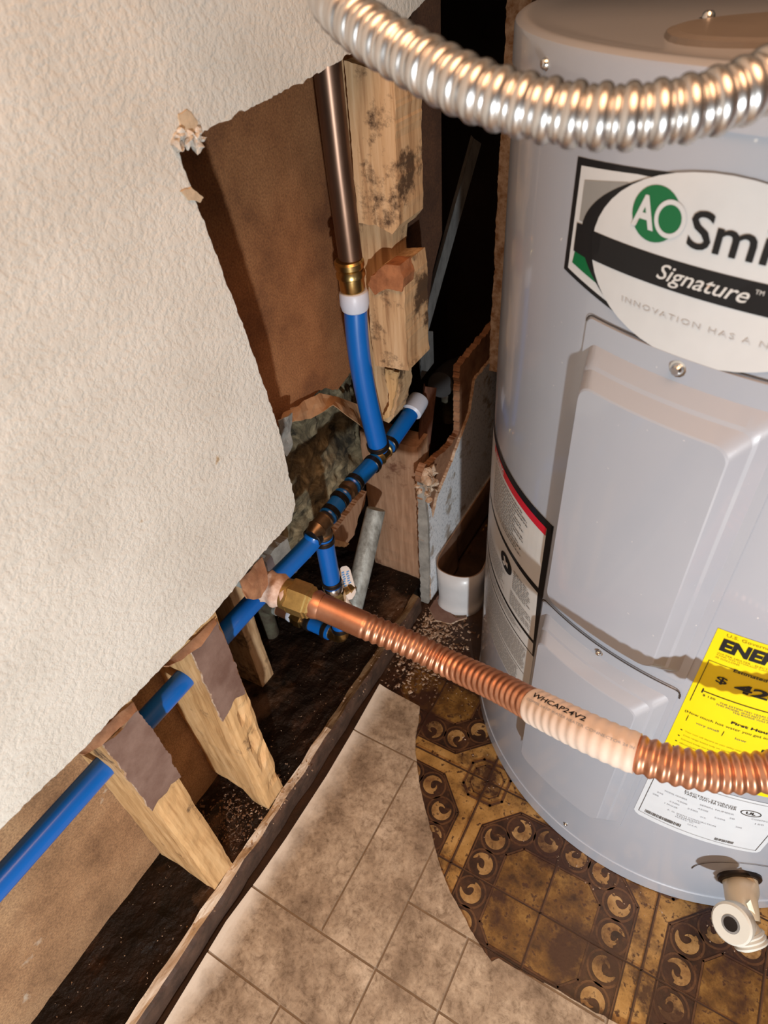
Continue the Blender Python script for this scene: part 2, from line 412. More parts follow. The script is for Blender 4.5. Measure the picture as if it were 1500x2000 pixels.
# fibreboard at the back of the stud bays: the upper left bay, and the strip seen between and beside the low studs
fb = [(-1.3, -.02), (.235, -.02), (.265, .05), (.30, .20), (.33, .47), (.50, .475), (.53, .466), (.57, .478), (.62, .47), (.645, .452), (.690, .462), (.692, 1.6), (-1.3, 1.6)]
struct(slab('wall_back_board', jag(fb, .01, .0012, edges=set(range(1, 10)), seed=5), 0, -.106, -.100, M['fibre']), 'brown fibreboard lining the back of the stud bay')
lowp = [(-1.3, .036), (.24, .036), (.255, .18), (.262, .42), (.24, .46), (-1.3, .46)]
struct(slab('wall_back_board_low', jag(lowp, .02, .001, edges={1, 2, 3}), 0, -.100, -.098, M['fibre_low']), 'tan fibreboard behind the low studs')
struct(slab('wall_outer_enclosure', [(-1.4, -.05), (1.5, -.05), (1.5, 1.6), (-1.4, 1.6)], 0, -.26, -.24, M['gap_enclosure']))  # added behind the bays to close them off so they stay black
struct(slab('wall_back_enclosure', [(-.26, -.05), (1.8, -.05), (1.8, 1.6), (-.26, 1.6)], 1, 1.30, 1.33, M['gap_enclosure']))  # added enclosure that keeps the gap beyond the heater dark
struct(slab('wall_right', [(.52, -.05), (1.33, -.05), (1.33, 1.6), (.52, 1.6)], 0, .90, .93, M['plain']))
qa = W(985, 100, 1, .86)
struct(slab('trim_2', jag([Vector((qa.x, .40)), Vector((qa.x + .03, .40)), Vector((qa.x + .03, 1.14)), Vector((qa.x, 1.14))], .006, .0008, edges={1, 3}), 1, .86, .89, M['gypsum']))
struct(slab('ceiling_light_block', [(-.24, .52), (.93, .52), (.93, 1.33), (-.24, 1.33)], 2, 1.14, 1.18, M['plain']))  # unseen low panel, added to keep overhead light off the rear gap
# rotten sill plate
def platebump(p2, p): 
    p2.z += noise.noise(p * 45) * .0035 if p.z > .03 else 0
    return p2
struct(wood('trim_sill', (-.235, -.9, 0), (-.0005, .70, .038), M['rot'], cuts=(26, 150, 2), amp=.002, rot=platebump, bev=0), 'rotten black sill plate under the studs')
# leftover strip of wallboard along the sill: white worn top edge, dark brown face
def stripbump(p2, p):
    p2.x += noise.noise(Vector((0, p.y * 22, 1))) * .0022
    if p.z > .03: p2.z += noise.noise(Vector((3, p.y * 30, p.x * 90))) * .004 - (.005 if p.x > .0155 else 0)
    return p2
st = struct(wood('baseboard_left', (.001, -.9, 0), (.0165, .655, .041), M['strip'], cuts=(4, 170, 4), amp=.0012, rot=stripbump, bev=0), 'leftover strip of wallboard with a worn white top edge')
st.data.materials.append(M['skirt']); st.data.materials.append(M['olive_wood'])
for p in st.data.polygons:
    if not (p.normal.z > .4 and p.center.x < .0132): p.material_index = 1
    elif p.center.y > .36: p.material_index = 2

# ---- old patterned linoleum
lino = empty('old_linoleum', (.4, .4, 0)); tag(lino, 'old brown and gold patterned linoleum with scroll borders, around the heater', 'linoleum')
slab('sheet', [(.031, -.5), (.9, -.5), (.9, 1.25), (.031, 1.25)], 2, -.004, 0, M['lino_strip'], lino)
cx0, cy0, Lp = .3731, .2905, .2515
def flat(name, polys, z, m, parent):
    vs = []; fs = []
    for pl in polys:
        b = len(vs); vs += [Vector((x, y, z)) for x, y in pl]; fs.append(tuple(range(b, b + len(pl))))
    o = mesh(name, vs, fs, m, parent, recalc=False)
    for p in o.data.polygons:
        if p.normal.z < 0: p.flip()
    return o
cells = [(i, j) for i in range(-1, 3) for j in range(-2, 4)]
def octa(cx, cy, h, c): return [(cx + a, cy + b) for a, b in ((-h + c, -h), (h - c, -h), (h, -h + c), (h, h - c), (h - c, h), (-h + c, h), (-h, h - c), (-h, -h + c))]
def thick(pl, wd, closed=True):
    out = []; n = len(pl)
    for i in range(n if closed else n - 1):
        a = Vector(pl[i]); b = Vector(pl[(i + 1) % n]); d = (b - a).normalized(); q = Vector((-d.y, d.x)) * wd / 2; e = d * wd / 2
        out.append([tuple(a - q - e), tuple(b - q + e), tuple(b + q + e), tuple(a + q - e)])
    return out
vis = lambda x, y: -.02 < x < .88 and -.4 < y < 1.2
cc = [(cx0 + i * Lp, cy0 + j * Lp) for i, j in cells]
def clipx(pl, x0=.031):
    out = []
    for i in range(len(pl)):
        a, b = pl[i - 1], pl[i]
        if (a[0] >= x0) != (b[0] >= x0): out.append((x0, a[1] + (b[1] - a[1]) * (x0 - a[0]) / (b[0] - a[0])))
        if b[0] >= x0: out.append(b)
    return out
for x, y in cc:
    for nm, h, c, z, m in (('dark_border', .1085, .042, .0004, 'lino_dark'), ('gold_field', .062, .018, .0008, 'lino_field')):
        pl = clipx(octa(x, y, h, c))
        if len(pl) > 2 and math.hypot(x - .451, y - .691) < .9: flat(nm, [pl], z, M[m], lino)
ln = []
for x, y in cc:
    ln += thick(octa(x, y, .0635, .0185), .0022) + thick(octa(x, y, .106, .041), .0016)
    ln += thick(octa(x + Lp / 2, y + Lp / 2, .030, .013), .0035) + thick(octa(x + Lp / 2, y + Lp / 2, .022, .010), .0018)
flat('outline', [p for p in ln if min(q[0] for q in p) > .031], .0011, M['lino_ring'], lino)['kind'] = 'stuff'
gl = []
for i in range(-3, 6):
    x = cx0 + i * Lp / 2
    if x > .035: gl.append([(x - .0008, -.5), (x + .0008, -.5), (x + .0008, 1.25), (x - .0008, 1.25)])
for j in range(-6, 8):
    y = cy0 + j * Lp / 2; gl.append([(.031, y - .0008), (.9, y - .0008), (.9, y + .0008), (.031, y + .0008)])
flat('groove', gl, .0015, M['lino_line'], lino)
hl = [[(a[0] + (.0016 if abs(a[0] - b[0]) < .01 else 0), a[1] + (.0016 if abs(a[0] - b[0]) > .01 else 0)) for a in pl for b in [pl[1]]] for pl in gl]
flat('groove_edge', [[(q[0], q[1]) for q in pl] for pl in hl], .0014, M['lino_ring'], lino)
def comma(sgn=1, s=1.0):
    pl = []; n = 18
    for k in range(n + 1):
        a = k / n * 1.45 * PI; r = .0135 * (1 - .10 * k / n); pl.append((r * math.cos(a), sgn * r * math.sin(a)))
    for k in range(n, -1, -1):
        a = k / n * 1.45 * PI; r = .0135 * (1 - .10 * k / n) - .0105 * math.sin(PI * min(1, (k / n) * .80 + .03)) ** .8
        pl.append((r * math.cos(a), sgn * r * math.sin(a)))
    return [(x * s, y * s) for x, y in pl]
def disc(r, n=20): return [(r * math.cos(2 * PI * k / n), r * math.sin(2 * PI * k / n)) for k in range(n)]
def scroll_mesh(sgn):
    vs = []; fs = []; mi = []
    def addp(pl, z, k, off=(0, 0)):
        b = len(vs); vs.extend([Vector((x + off[0], y + off[1], z)) for x, y in pl]); fs.append(tuple(range(b, b + len(pl)))); mi.append(k)
    addp(disc(.0185, 24), .0007, 1); addp(disc(.0162, 24), .0009, 2)
    addp(comma(sgn), .0012, 0)
    tl = [(x * .55, -y * .55) for x, y in comma(sgn)]
    addp(tl, .0013, 0, (-.002, -.002 * sgn))
    me = bpy.data.meshes.new('scroll'); me.from_pydata([tuple(v) for v in vs], [], fs)
    for m in ('lino_scroll', 'lino_ring', 'lino_dark'): me.materials.append(M[m])
    for p, i in zip(me.polygons, mi):
        p.material_index = i
        if p.normal.z < 0: p.flip()
    return me
sm = {1: scroll_mesh(1), -1: scroll_mesh(-1)}
cnt = 0; rs = random.Random(5)
for x, y in cc:
    for k, (dx, dy, s) in enumerate([(.087, .019, 1), (.087, -.019, -1), (-.087, .019, -1), (-.087, -.019, 1), (.019, .087, -1), (-.019, .087, 1), (.019, -.087, 1), (-.019, -.087, -1),
                      (.057, .084, 1), (.084, .057, -1), (-.057, .084, -1), (-.084, .057, 1), (.057, -.084, -1), (.084, -.057, 1), (-.057, -.084, 1), (-.084, -.057, -1)]):
        px, py = x + dx, y + dy
        if not vis(px, py) or (Vector((px, py)) - Vector((.451, .691))).length < .285 or cnt >= 290: continue
        if px < .20 and py < .2: continue
        if py < .10 or px < .052 or (px < .15 and py > .64): continue
        o = bpy.data.objects.new('scroll', sm[s]); COL.objects.link(o); o.parent = lino
        o.scale = (1.1, 1.1, 1); o.location = (px, py, 0); o.rotation_euler.z = math.atan2(dy, dx) + rs.uniform(-.25, .25); cnt += 1
dp = [(.031, .60), (.05, .585), (.08, .60), (.11, .62), (.15, .60), (.19, .58), (.30, .62), (.30, 1.24), (.031, 1.24)]
slab('dark_floor_patch', jag([Vector(p) for p in dp], .008, .003, seed=44), 2, .001, .0019, M['subfloor'], lino)  # dark brown sheet over the linoleum in the corner and inside the loop
settle(lino)
# ---- newer vinyl sheet with embossed tiles
outline = [(.0257, .4836), (.1034, .4789), (.114, .455), (.1214, .4302), (.1325, .408), (.1465, .3873), (.1650, .361), (.1843, .3386), (.2177, .3011), (.2407, .2764), (.2625, .2575),
           (.2841, .2446), (.312, .226), (.3401, .2121), (.3470, .2205), (.3537, .2196), (.3827, .2208), (.4136, .2234), (.4485, .2235), (.4853, .2257), (.56, .236), (.9, .30),
           (.9, -.5), (.0285, -.5), (.0281, -.05), (.0240, .0874), (.0290, .15), (.0317, .2088), (.0328, .3129), (.0300, .40)]
vy = empty('vinyl_flooring', (.2, .1, .001)); tag(vy, 'beige stone-look vinyl sheet with embossed tiles, cut in a curve beside the brown linoleum', 'vinyl floor')
def lift(p):
    x = p[0]; k = max(0, (.052 - x) / .027); base = .0035 * k * k
    # the sheet edge curls up a little at the torn tongue
    d = math.hypot(p[0] - .345, p[1] - .216); base += 0 * d
    return base
def clip_rect(pl, x0, x1, y0, y1):
    def cl(pl, ins, inter):
        out = []
        for i in range(len(pl)):
            a = pl[i - 1]; b = pl[i]
            if ins(b):
                if not ins(a): out.append(inter(a, b))
                out.append(b)
            elif ins(a): out.append(inter(a, b))
        return out
    def ix(v): return lambda a, b: (v, a[1] + (b[1] - a[1]) * (v - a[0]) / (b[0] - a[0]))
    def iy(v): return lambda a, b: (a[0] + (b[0] - a[0]) * (v - a[1]) / (b[1] - a[1]), v)
    for ins, it in ((lambda p: p[0] >= x0, ix(x0)), (lambda p: p[0] <= x1, ix(x1)), (lambda p: p[1] >= y0, iy(y0)), (lambda p: p[1] <= y1, iy(y1))):
        if pl: pl = cl(pl, ins, it)
    return pl
def vslab(name, pl, z0, z1, m, edge, parent):
    bm = bmesh.new(); f = bm.faces.new([bm.verts.new((x, y, z1)) for x, y in pl])
    for xv in (.032, .037, .043, .05, .36, .35, .34, .33, .32, .31):
        bmesh.ops.bisect_plane(bm, geom=bm.verts[:] + bm.edges[:] + bm.faces[:], plane_co=(xv, 0, 0), plane_no=(1, 0, 0))
    bmesh.ops.triangulate(bm, faces=bm.faces)
    ext = bmesh.ops.extrude_face_region(bm, geom=bm.faces[:])
    nv = [v for v in ext['geom'] if isinstance(v, bmesh.types.BMVert)]
    for v in nv: v.co.z = z0
    for v in bm.verts: v.co.z += lift(v.co)
    bmesh.ops.recalc_face_normals(bm, faces=bm.faces)
    me = bpy.data.meshes.new(name); bm.to_mesh(me); bm.free(); o = link(name, me, [m, edge], parent)
    for p in me.polygons:
        if abs(p.normal.z) < .5: p.material_index = 1
    return o
oj = [tuple(q) for q in jag(outline, .008, .0005, edges=set(range(1, 21)), seed=9)]
vslab('backing', oj, .0016, .0024, M['vinyl_joint'], M['gypsum'], vy)
xs1 = .138; xs2 = .2197; g = .0015
rects = [(.0, xs2 + .04, .394, .60), (.0, xs1, .137, .394), (xs1, xs2, .137, .394), (.0, xs2, .0507, .137), (.0, xs1, -.12, .0507), (xs1, xs2, -.12, .0507),
         (xs2, .477, .221, .40), (xs2, .305, .137, .221), (.305, .477, .137, .221), (xs2, .305, -.035, .137), (.305, .5, -.035, .137), (xs2, .5, -.12, -.035),
         (.477, .9, .137, .40), (.5, .9, -.12, .137), (.0, .9, -.5, -.12)]
for a, b, c, d in rects:
    pl = clip_rect(oj, a + g, b - g, c + g, d - g)
    if len(pl) >= 3: vslab('tile', pl, .0024, .0038, M['vinyl'], M['vinyl'], vy)
settle(vy)

# ================================================================== water heater
TX, TY, TR = .451, .691, .308
TCN = Vector((TX, TY, 0))
def cp(s, z, r=TR):
    a = s / TR; return Vector((TX + r * math.sin(a), TY - r * math.cos(a), z))
heater = empty('water_heater', (TX, TY, 0)); tag(heater, 'tall grey electric water heater with yellow, white and brand stickers', 'water heater')
def revolve(name, prof, m, parent, seg=128):
    vs = []; fs = []; n = len(prof)
    for r, z in prof:
        for k in range(seg):
            a = 2 * PI * k / seg; vs.append(Vector((TX + r * math.sin(a), TY - r * math.cos(a), z)))
    for i in range(n - 1):
        for k in range(seg):
            k2 = (k + 1) % seg; fs.append((i * seg + k, i * seg + k2, (i + 1) * seg + k2, (i + 1) * seg + k))
    fs.append(tuple(range(seg))); fs.append(tuple(range((n - 1) * seg, n * seg)))
    o = mesh(name, vs, fs, m, parent)
    for p in o.data.polygons: p.use_smooth = len(p.vertices) == 4
    o.data.set_sharp_from_angle(angle=R(40)); return o
revolve('tank_body', [(TR - .004, .0), (TR - .001, .002), (TR + .0012, .0022), (TR + .0012, .028), (TR, .029), (TR, .866)], M['tank'], heater)
revolve('top_lid', [(TR - .002, .858), (TR + .0022, .858), (TR + .0022, .8805), (TR + .0014, .8835), (TR - .0015, .8855), (TR - .008, .8858), (TR - .012, .8842), (TR - .03, .8835), (.02, .886)], M['tank'], heater)
# oval electrical cover on the lid
def dome(name, pl, z0, h, m, parent, inset=.006):
    c = sum((Vector(p) for p in pl), Vector((0, 0))) / len(pl); vs = []; fs = []; n = len(pl)
    for dz, q in ((0, 1.0), (h * .7, .985), (h, .93), (h * 1.1, .5)):
        for p in pl:
            v = c.lerp(Vector(p), q); vs.append(Vector((v.x, v.y, z0 + dz)))
    for i in range(3):
        for k in range(n):
            k2 = (k + 1) % n; fs.append((i * n + k, i * n + k2, (i + 1) * n + k2, (i + 1) * n + k))
    fs.append(tuple(range(3 * n, 4 * n))); return mesh(name, vs, fs, m, parent, smooth=False)
oc = Vector((.385, .520)); od = Vector((.95, .30)).normalized(); on = Vector((-od.y, od.x))
ov = [oc + od * (.10 * math.copysign(abs(math.cos(t)) ** .8, math.cos(t))) + on * (.055 * math.copysign(abs(math.sin(t)) ** .8, math.sin(t))) for t in [2 * PI * k / 40 for k in range(40)]]
M['lid_plate'] = simple('brown_grey_cover_plate', (.20, .175, .155), .4, vary=.15, scale=12)
wc = dome('wiring_cover', [tuple(p) for p in ov], .8830, .005, M['lid_plate'], heater)
def screw(base, nrm, r, parent, h=None):
    base = Vector(base); nrm = Vector(nrm).normalized(); h = h or r * .9
    o = lathe('screw', base - nrm * .001, base + nrm * h, [(0, r * 1.35), (.25, r * 1.35), (.3, r), (.7, r * .92), (1.0, r * .6)], M['screw'], parent, seg=12)
    return o
q = W(1383, 35, 2, .8875); screw(q, (0, 0, 1), .004, wc)
# screws on skirt
for u, v in ((1075, 120),):
    s_, z_ = -.2565, .8715; a = s_ / TR; screw(cp(s_, z_, TR + .002), (math.sin(a), -math.cos(a), 0), .0036, heater)
a = -.0845 / TR; screw(cp(-.0845, .0415, TR), (math.sin(a), -math.cos(a), 0), .0026, heater)

# access covers: a flange that hugs the shell and a raised two-step panel
def rring(x0, x1, z0, z1, rad, m=6):
    out = []
    for cx, cz, a0 in ((x1 - rad, z0 + rad, -90), (x1 - rad, z1 - rad, 0), (x0 + rad, z1 - rad, 90), (x0 + rad, z0 + rad, 180)):
        for k in range(m + 1):
            t = R(a0 + 90 * k / m); out.append((cx + rad * math.cos(t), cz + rad * math.sin(t)))
    return out
def cover(name, sL, sR, zB, zT, pL, pR, pB, pT, H=.018, wl=.012, wr=.020, wt=.0235, wb=.010):
    rings = [(rring(sL, sR, zB, zT, .006), .0001), (rring(sL + .0006, sR - .0006, zB + .0006, zT - .0006, .006), .0016)]
    for t, h in ((0, .0016), (.42, H * .48), (.54, H * .54), (.94, H * .97), (1.0, H)):
        rings.append((rring(pL + wl * t, pR - wr * t, pB + wb * t, pT - wt * t, .007 + .004 * t), h))
    bm = bmesh.new(); L = [[bm.verts.new((x, z, h)) for x, z in pl] for pl, h in rings]; n = len(L[0])
    for A, B in zip(L, L[1:]):
        for i in range(n): bm.faces.new((A[i], A[(i + 1) % n], B[(i + 1) % n], B[i]))
    bm.faces.new(L[-1])
    x = sL + .005
    while x < sR:
        bmesh.ops.bisect_plane(bm, geom=bm.verts[:] + bm.edges[:] + bm.faces[:], plane_co=(x, 0, 0), plane_no=(1, 0, 0)); x += .005
    bmesh.ops.recalc_face_normals(bm, faces=bm.faces)
    for v in bm.verts: v.co = cp(v.co.x, v.co.y, TR + v.co.z)
    o = frombm(name, bm, M['tank'], heater)
    c = Vector((TX, TY, 0)); q = o.data.polygons[len(o.data.polygons) // 2]
    for p in o.data.polygons: p.use_smooth = True
    d = q.center - c; d.z = 0
    if q.normal.dot(d) < 0: o.data.flip_normals()
    o.data.set_sharp_from_angle(angle=R(14)); return o
c1 = cover('access_cover', -.1755, -.0245, .440, .735, -.1690, -.0320, .450, .7175)
c2 = cover('access_cover', -.1755, -.0245, .125, .4275, -.1695, -.0300, .135, .4135)
def arcstrip(name, pts, wd, m, parent, off=.0006, n=24):
    "thin line along (s, z) points on the shell"
    P = []
    for a, b in zip(pts, pts[1:]):
        for k in range(n): P.append((a[0] + (b[0] - a[0]) * k / n, a[1] + (b[1] - a[1]) * k / n))
    P.append(pts[-1]); vs = []; fs = []
    for i, p in enumerate(P):
        a = P[max(0, i - 1)]; b = P[min(len(P) - 1, i + 1)]; dx, dz = b[0] - a[0], b[1] - a[1]; L = math.hypot(dx, dz) or 1
        nx, nz_ = -dz / L * wd / 2, dx / L * wd / 2
        vs += [cp(p[0] - nx, p[1] - nz_, TR + off), cp(p[0] + nx, p[1] + nz_, TR + off)]
    for i in range(len(P) - 1): fs.append((2 * i, 2 * i + 2, 2 * i + 3, 2 * i + 1))
    return mesh(name, vs, fs, m, parent, recalc=False)
def rounded(sL, sR, zB, zT, r=.006):
    out = [(sL, zB + .02), (sL, zT - r)]
    for k in range(5):
        a = PI - PI / 2 * k / 4; out.append((sL + r + r * math.cos(a), zT - r + r * math.sin(a)))
    for k in range(5):
        a = PI / 2 - PI / 2 * k / 4; out.append((sR - r + r * math.cos(a), zT - r + r * math.sin(a)))
    out += [(sR, zT - r - .004)]; return out
arcstrip('flange_gap', rounded(-.1765, -.0235, .44, .7362)[1:], .0009, M['seam'], c1, .0008)
arcstrip('flange_gap', rounded(-.1765, -.0235, .125, .4287)[1:], .0016, M['seam'], c2, .0020)
for zz, cv, s_ in ((.7265, c1, -.0995), (.4195, c2, -.101)):
    a = s_ / TR; screw(cp(s_, zz, TR + .0016), (math.sin(a), -math.cos(a), 0), .0042 if cv is c1 else .0032, cv)

# ---- flat print on the shell
def decal(name, polys, off, m, parent, step=.008):
    bm = bmesh.new()
    for pl in polys:
        try: bm.faces.new([bm.verts.new((x, z, 0)) for x, z in pl])
        except ValueError: pass
    bmesh.ops.triangulate(bm, faces=bm.faces)
    xs = [v.co.x for v in bm.verts]; x = min(xs) + step
    while x < max(xs):
        bmesh.ops.bisect_plane(bm, geom=bm.verts[:] + bm.edges[:] + bm.faces[:], plane_co=(x, 0, 0), plane_no=(1, 0, 0)); x += step
    for v in bm.verts: v.co = cp(v.co.x, v.co.y, TR + off)
    me = bpy.data.meshes.new(name); bm.to_mesh(me); bm.free(); o = link(name, me, m, parent)
    c = Vector((TX, TY, 0))
    for p in me.polygons:
        d = p.center - c; d.z = 0
        if p.normal.dot(d) < 0: p.flip()
    return o
def text_bm(body, bold=0.0, shear=0.0, spacing=1.0):
    cu = bpy.data.curves.new('t', 'FONT'); cu.body = body; cu.offset = bold; cu.shear = shear; cu.space_character = spacing; cu.resolution_u = 3
    o = bpy.data.objects.new('t', cu); COL.objects.link(o); bpy.context.view_layer.update()
    me = bpy.data.meshes.new_from_object(o.evaluated_get(bpy.context.evaluated_depsgraph_get()))
    bpy.data.objects.remove(o); bpy.data.curves.remove(cu)
    bm = bmesh.new(); bm.from_mesh(me); bpy.data.meshes.remove(me); return bm
def fit_text(body, s0, s1, z0, z1, bold=0, shear=0, spacing=1.0):
    bm = text_bm(body, bold, shear, spacing); xs = [v.co.x for v in bm.verts]; ys = [v.co.y for v in bm.verts]
    ax, bx, ay, by = min(xs), max(xs), min(ys), max(ys)
    for v in bm.verts:
        v.co = Vector((s0 + (v.co.x - ax) / (bx - ax) * (s1 - s0), z0 + (v.co.y - ay) / (by - ay) * (z1 - z0), 0))
    return bm
def tank_text(name, body, s0, s1, z0, z1, off, m, parent, bold=0, shear=0, spacing=1.0, step=.006, slope=0):
    bm = fit_text(body, s0, s1, z0, z1, bold, shear, spacing); x = s0 + step
    while x < s1:
        bmesh.ops.bisect_plane(bm, geom=bm.verts[:] + bm.edges[:] + bm.faces[:], plane_co=(x, 0, 0), plane_no=(1, 0, 0)); x += step
    for v in bm.verts: v.co = cp(v.co.x, v.co.y + slope * (v.co.x - s0), TR + off)
    me = bpy.data.meshes.new(name); bm.to_mesh(me); bm.free(); o = link(name, me, m, parent)
    for p in me.polygons:
        d = p.center - Vector((TX, TY, 0)); d.z = 0
        if p.normal.dot(d) < 0: p.flip()
    return o
def ell(cx, cz, a, b, n=48, t0=0, t1=2 * PI):
    return [(cx + a * math.cos(t0 + (t1 - t0) * k / n), cz + b * math.sin(t0 + (t1 - t0) * k / n)) for k in range(n + (0 if abs(t1 - t0 - 2 * PI) < 1e-6 else 1))]
EC = (-.0978, .7858); EA, EB = .0838, .0532
sil = [(-.2081, .7563), (-.1465, .7440), (-.0978, .733), (-.049, .744), (.0125, .7563), (.0125, .8285), (-.040, .8345), (-.0978, .838), (-.1424, .8335), (-.2078, .8282)]
bs = decal('brand_sticker', [sil], .0003, M['p_black'], heater)
inn = [(-.2032, .7588), (-.160, .7500), (-.0978, .742), (-.036, .750), (.0076, .7588), (.0072, .8240), (-.036, .8290), (-.0978, .832), (-.155, .8293), (-.2026, .8242)]
decal('inner_field', [inn], .0006, M['p_white'], bs)
decal('grey_corner', [[(-.1972, .7925), (-.1972, .8170), (-.1600, .8240), (-.1600, .79)]], .0009, M['p_photo'], bs)
decal('green_corner', [[(-.1975, .7730), (-.1990, .7640), (-.1690, .7580), (-.165, .78)]], .0009, M['p_green'], bs)
decal('black_crescent', [ell(-.0978 + .0035, .7858, EA + .0105, EB + .003)], .0011, M['p_black'], bs) if False else None
cres = [(EC[0] + (EA + .0125 * math.sin(PI * k / 30) ** 1.3) * math.cos(R(125) + R(95) * k / 30), EC[1] + (EB + .001 * math.sin(PI * k / 30)) * math.sin(R(125) + R(95) * k / 30)) for k in range(31)] + list(reversed(ell(EC[0], EC[1], EA - .01, EB * .9, 24, R(132), R(214))))
decal('black_crescent', [cres], .0011, M['p_black'], bs)
decal('band_end', [[(-.1990, .7905), (-.1990, .7722), (-.170, .7705), (-.170, .7925)]], .0011, M['p_black'], bs)
decal('white_oval', [ell(EC[0], EC[1], EA, EB)], .0014, M['p_white'], bs)
def chordpoly(zt, zb):
    pl = []
    for k in range(9):
        z = zb + (zt - zb) * k / 8; pl.append((EC[0] - EA * math.sqrt(max(0, 1 - ((z - EC[1]) / EB) ** 2)) - .0004, z))
    for k in range(9):
        z = zt - (zt - zb) * k / 8; pl.append((EC[0] + EA * math.sqrt(max(0, 1 - ((z - EC[1]) / EB) ** 2)) + .0004, z))
    return pl
decal('black_band', [chordpoly(.7903, .7728)], .0017, M['p_black'], bs)
decal('green_disc', [ell(-.1368, .8118, .0162, .0155, 32)], .0017, M['p_green'], bs)
def ringpoly(cx, cz, a, b, w_, n=32):
    return [[(cx + a * math.cos(t), cz + b * math.sin(t)), (cx + a * math.cos(t2), cz + b * math.sin(t2)), (cx + (a - w_) * math.cos(t2), cz + (b - w_) * math.sin(t2)), (cx + (a - w_) * math.cos(t), cz + (b - w_) * math.sin(t))]
            for t, t2 in [(2 * PI * k / n, 2 * PI * (k + 1) / n) for k in range(n)]]
tank_text('letter', 'A', -.1520, -.1360, .8025, .8208, .0020, M['p_white'], bs, bold=.03)
decal('letter', ringpoly(-.1268, .8114, .0100, .0104, .0026), .0021, M['p_white'], bs)
decal('letter', [ell(-.1268, .8114, .0078, .0080, 24)], .0019, M['p_green'], bs)
tank_text('lettering', 'Smith', -.1138, -.0420, .7993, .8200, .0020, M['p_black'], bs, bold=.012)
tank_text('lettering', 'Signature', -.1275, -.0720, .7745, .7868, .0020, M['p_label'], bs, shear=.35, bold=.008)
tank_text('lettering', 'TM', -.0700, -.0655, .7840, .7865, .0020, M['p_label'], bs)
tank_text('lettering', 'INNOVATION HAS A NAME.', -.1480, -.0340, .7553, .7588, .0020, M['p_grey'], bs, spacing=1.25)

# yellow energy guide
E0 = -.0189
es = decal('energy_sticker', [[(E0, .3053), (.112, .3053), (.112, .5233), (E0, .5233)]], .0004, M['p_yellow'], heater)
T = lambda b, s0, s1, z0, z1, m='p_black', **k: tank_text('lettering', b, s0, s1, z0, z1, .0009, M[m], es, **k)
T('U.S. Government', -.0112, .0290, .5178, .5212, 'p_dkyel')
T('ENERGYGUIDE', -.0120, .1000, .4995, .5150, bold=.05)
T('WATER HEATER - ELECTRIC', -.0122, .030, .4948, .4968, 'p_dkyel')
T('TANK SIZE (STORAGE CAPACITY)', -.0122, .034, .4920, .4940, 'p_dkyel')
T('38 GALLONS', -.0122, .006, .4892, .4912, 'p_dkyel')
T('Estimated Yearly Energy Cost', .0040, .080, .4790, .4840, bold=.02)
T('$', -.0045, .0040, .4585, .4690, bold=.01)
T('424', .0100, .0480, .4570, .4690, bold=.035)
T('$ 120', -.0080, .0020, .4345, .4375)
T('THE ESTIMATED YEARLY ENERGY COST OF', .006, .074, .4330, .4352, 'p_text')
T('THIS MODEL WAS NOT AVAILABLE AT THE TIME', .004, .076, .4295, .4318, 'p_text')
T('THE RANGE WAS PUBLISHED', .018, .060, .4262, .4284, 'p_text')
T('First Hour Rating', .0210, .074, .4095, .4145, bold=.03)
T('(How much hot water you get in the first hour of use)', -.0150, .096, .4015, .4060)
T('very small', -.0030, .0160, .3905, .3945, 'p_text')
T('low', .0300, .0390, .3895, .3925, 'p_text')
T('54', .052, .078, .372, .386, bold=.05)
for k, b in enumerate(['Your cost will depend on your utility rates and use.', 'Cost range based only on standard models.', 'Estimated energy cost based on a national average',
                       'electricity cost of 12 cents per kWh.', 'Estimated yearly electricity use shown above.', 'ftc.gov/energy']):
    T(b, -.0078, .050 - .004 * (k % 3), .3722 - k * .0072, .3748 - k * .0072, 'p_dkyel')
bars = [[(-.0152, .421), (-.0147, .421), (-.0147, .4835), (-.0152, .4835)], [(-.0098, .4412), (.095, .4412), (.095, .4422), (-.0098, .4422)], [(-.0100, .4385), (-.0090, .4385), (-.0090, .4450), (-.0100, .4450)],
        [(-.0112, .390), (-.0107, .390), (-.0107, .3995), (-.0112, .3995)], [(.0195, .388), (.0200, .388), (.0200, .396), (.0195, .396)], [(-.0152, .4830), (.10, .4830), (.10, .4835), (-.0152, .4835)]]
for k in range(4): bars.append([(-.0118, .3728 - k * .0104), (-.0102, .3728 - k * .0104), (-.0102, .3742 - k * .0104), (-.0118, .3742 - k * .0104)])
decal('rule', bars, .0009, M['p_black'], es)

# rating plate
rp = decal('rating_plate', [[(-.0190, .1870), (-.0165, .1830), (-.0125, .1803), (.106, .1775), (.1100, .1790), (.1118, .1830), (.1118, .2900), (.108, .2930), (-.0160, .2930), (-.0190, .2900)]], .0004, M['p_plate'], heater)
P = lambda b, s0, s1, z0, z1, m='p_soft', **k: tank_text('lettering', b, s0, s1, z0, z1, .0009, M[m], rp, **k)
P('ELECTRIC STORAGE', .0160, .0640, .2700, .2735, 'p_text'); P('TANK WATER HEATER', .0160, .0650, .2655, .2690, 'p_text')
rb = [[(-.0145, .1900), (-.0139, .1900), (-.0139, .2885), (-.0145, .2885)], [(.1064, .1840), (.1070, .1840), (.1070, .2885), (.1064, .2885)],
      [(-.0145, .1900), (-.0145, .1905), (.1064, .1845), (.1064, .1840)], [(-.0145, .288), (.107, .288), (.107, .2885), (-.0145, .2885)]]
rr = random.Random(8)
x = -.0085
while x < .0285:
    wd = rr.choice((.0004, .0006, .0009)); rb.append([(x, .1935), (x + wd, .1935), (x + wd, .2000), (x, .2000)]); x += wd + rr.choice((.0004, .0007))
x = .064
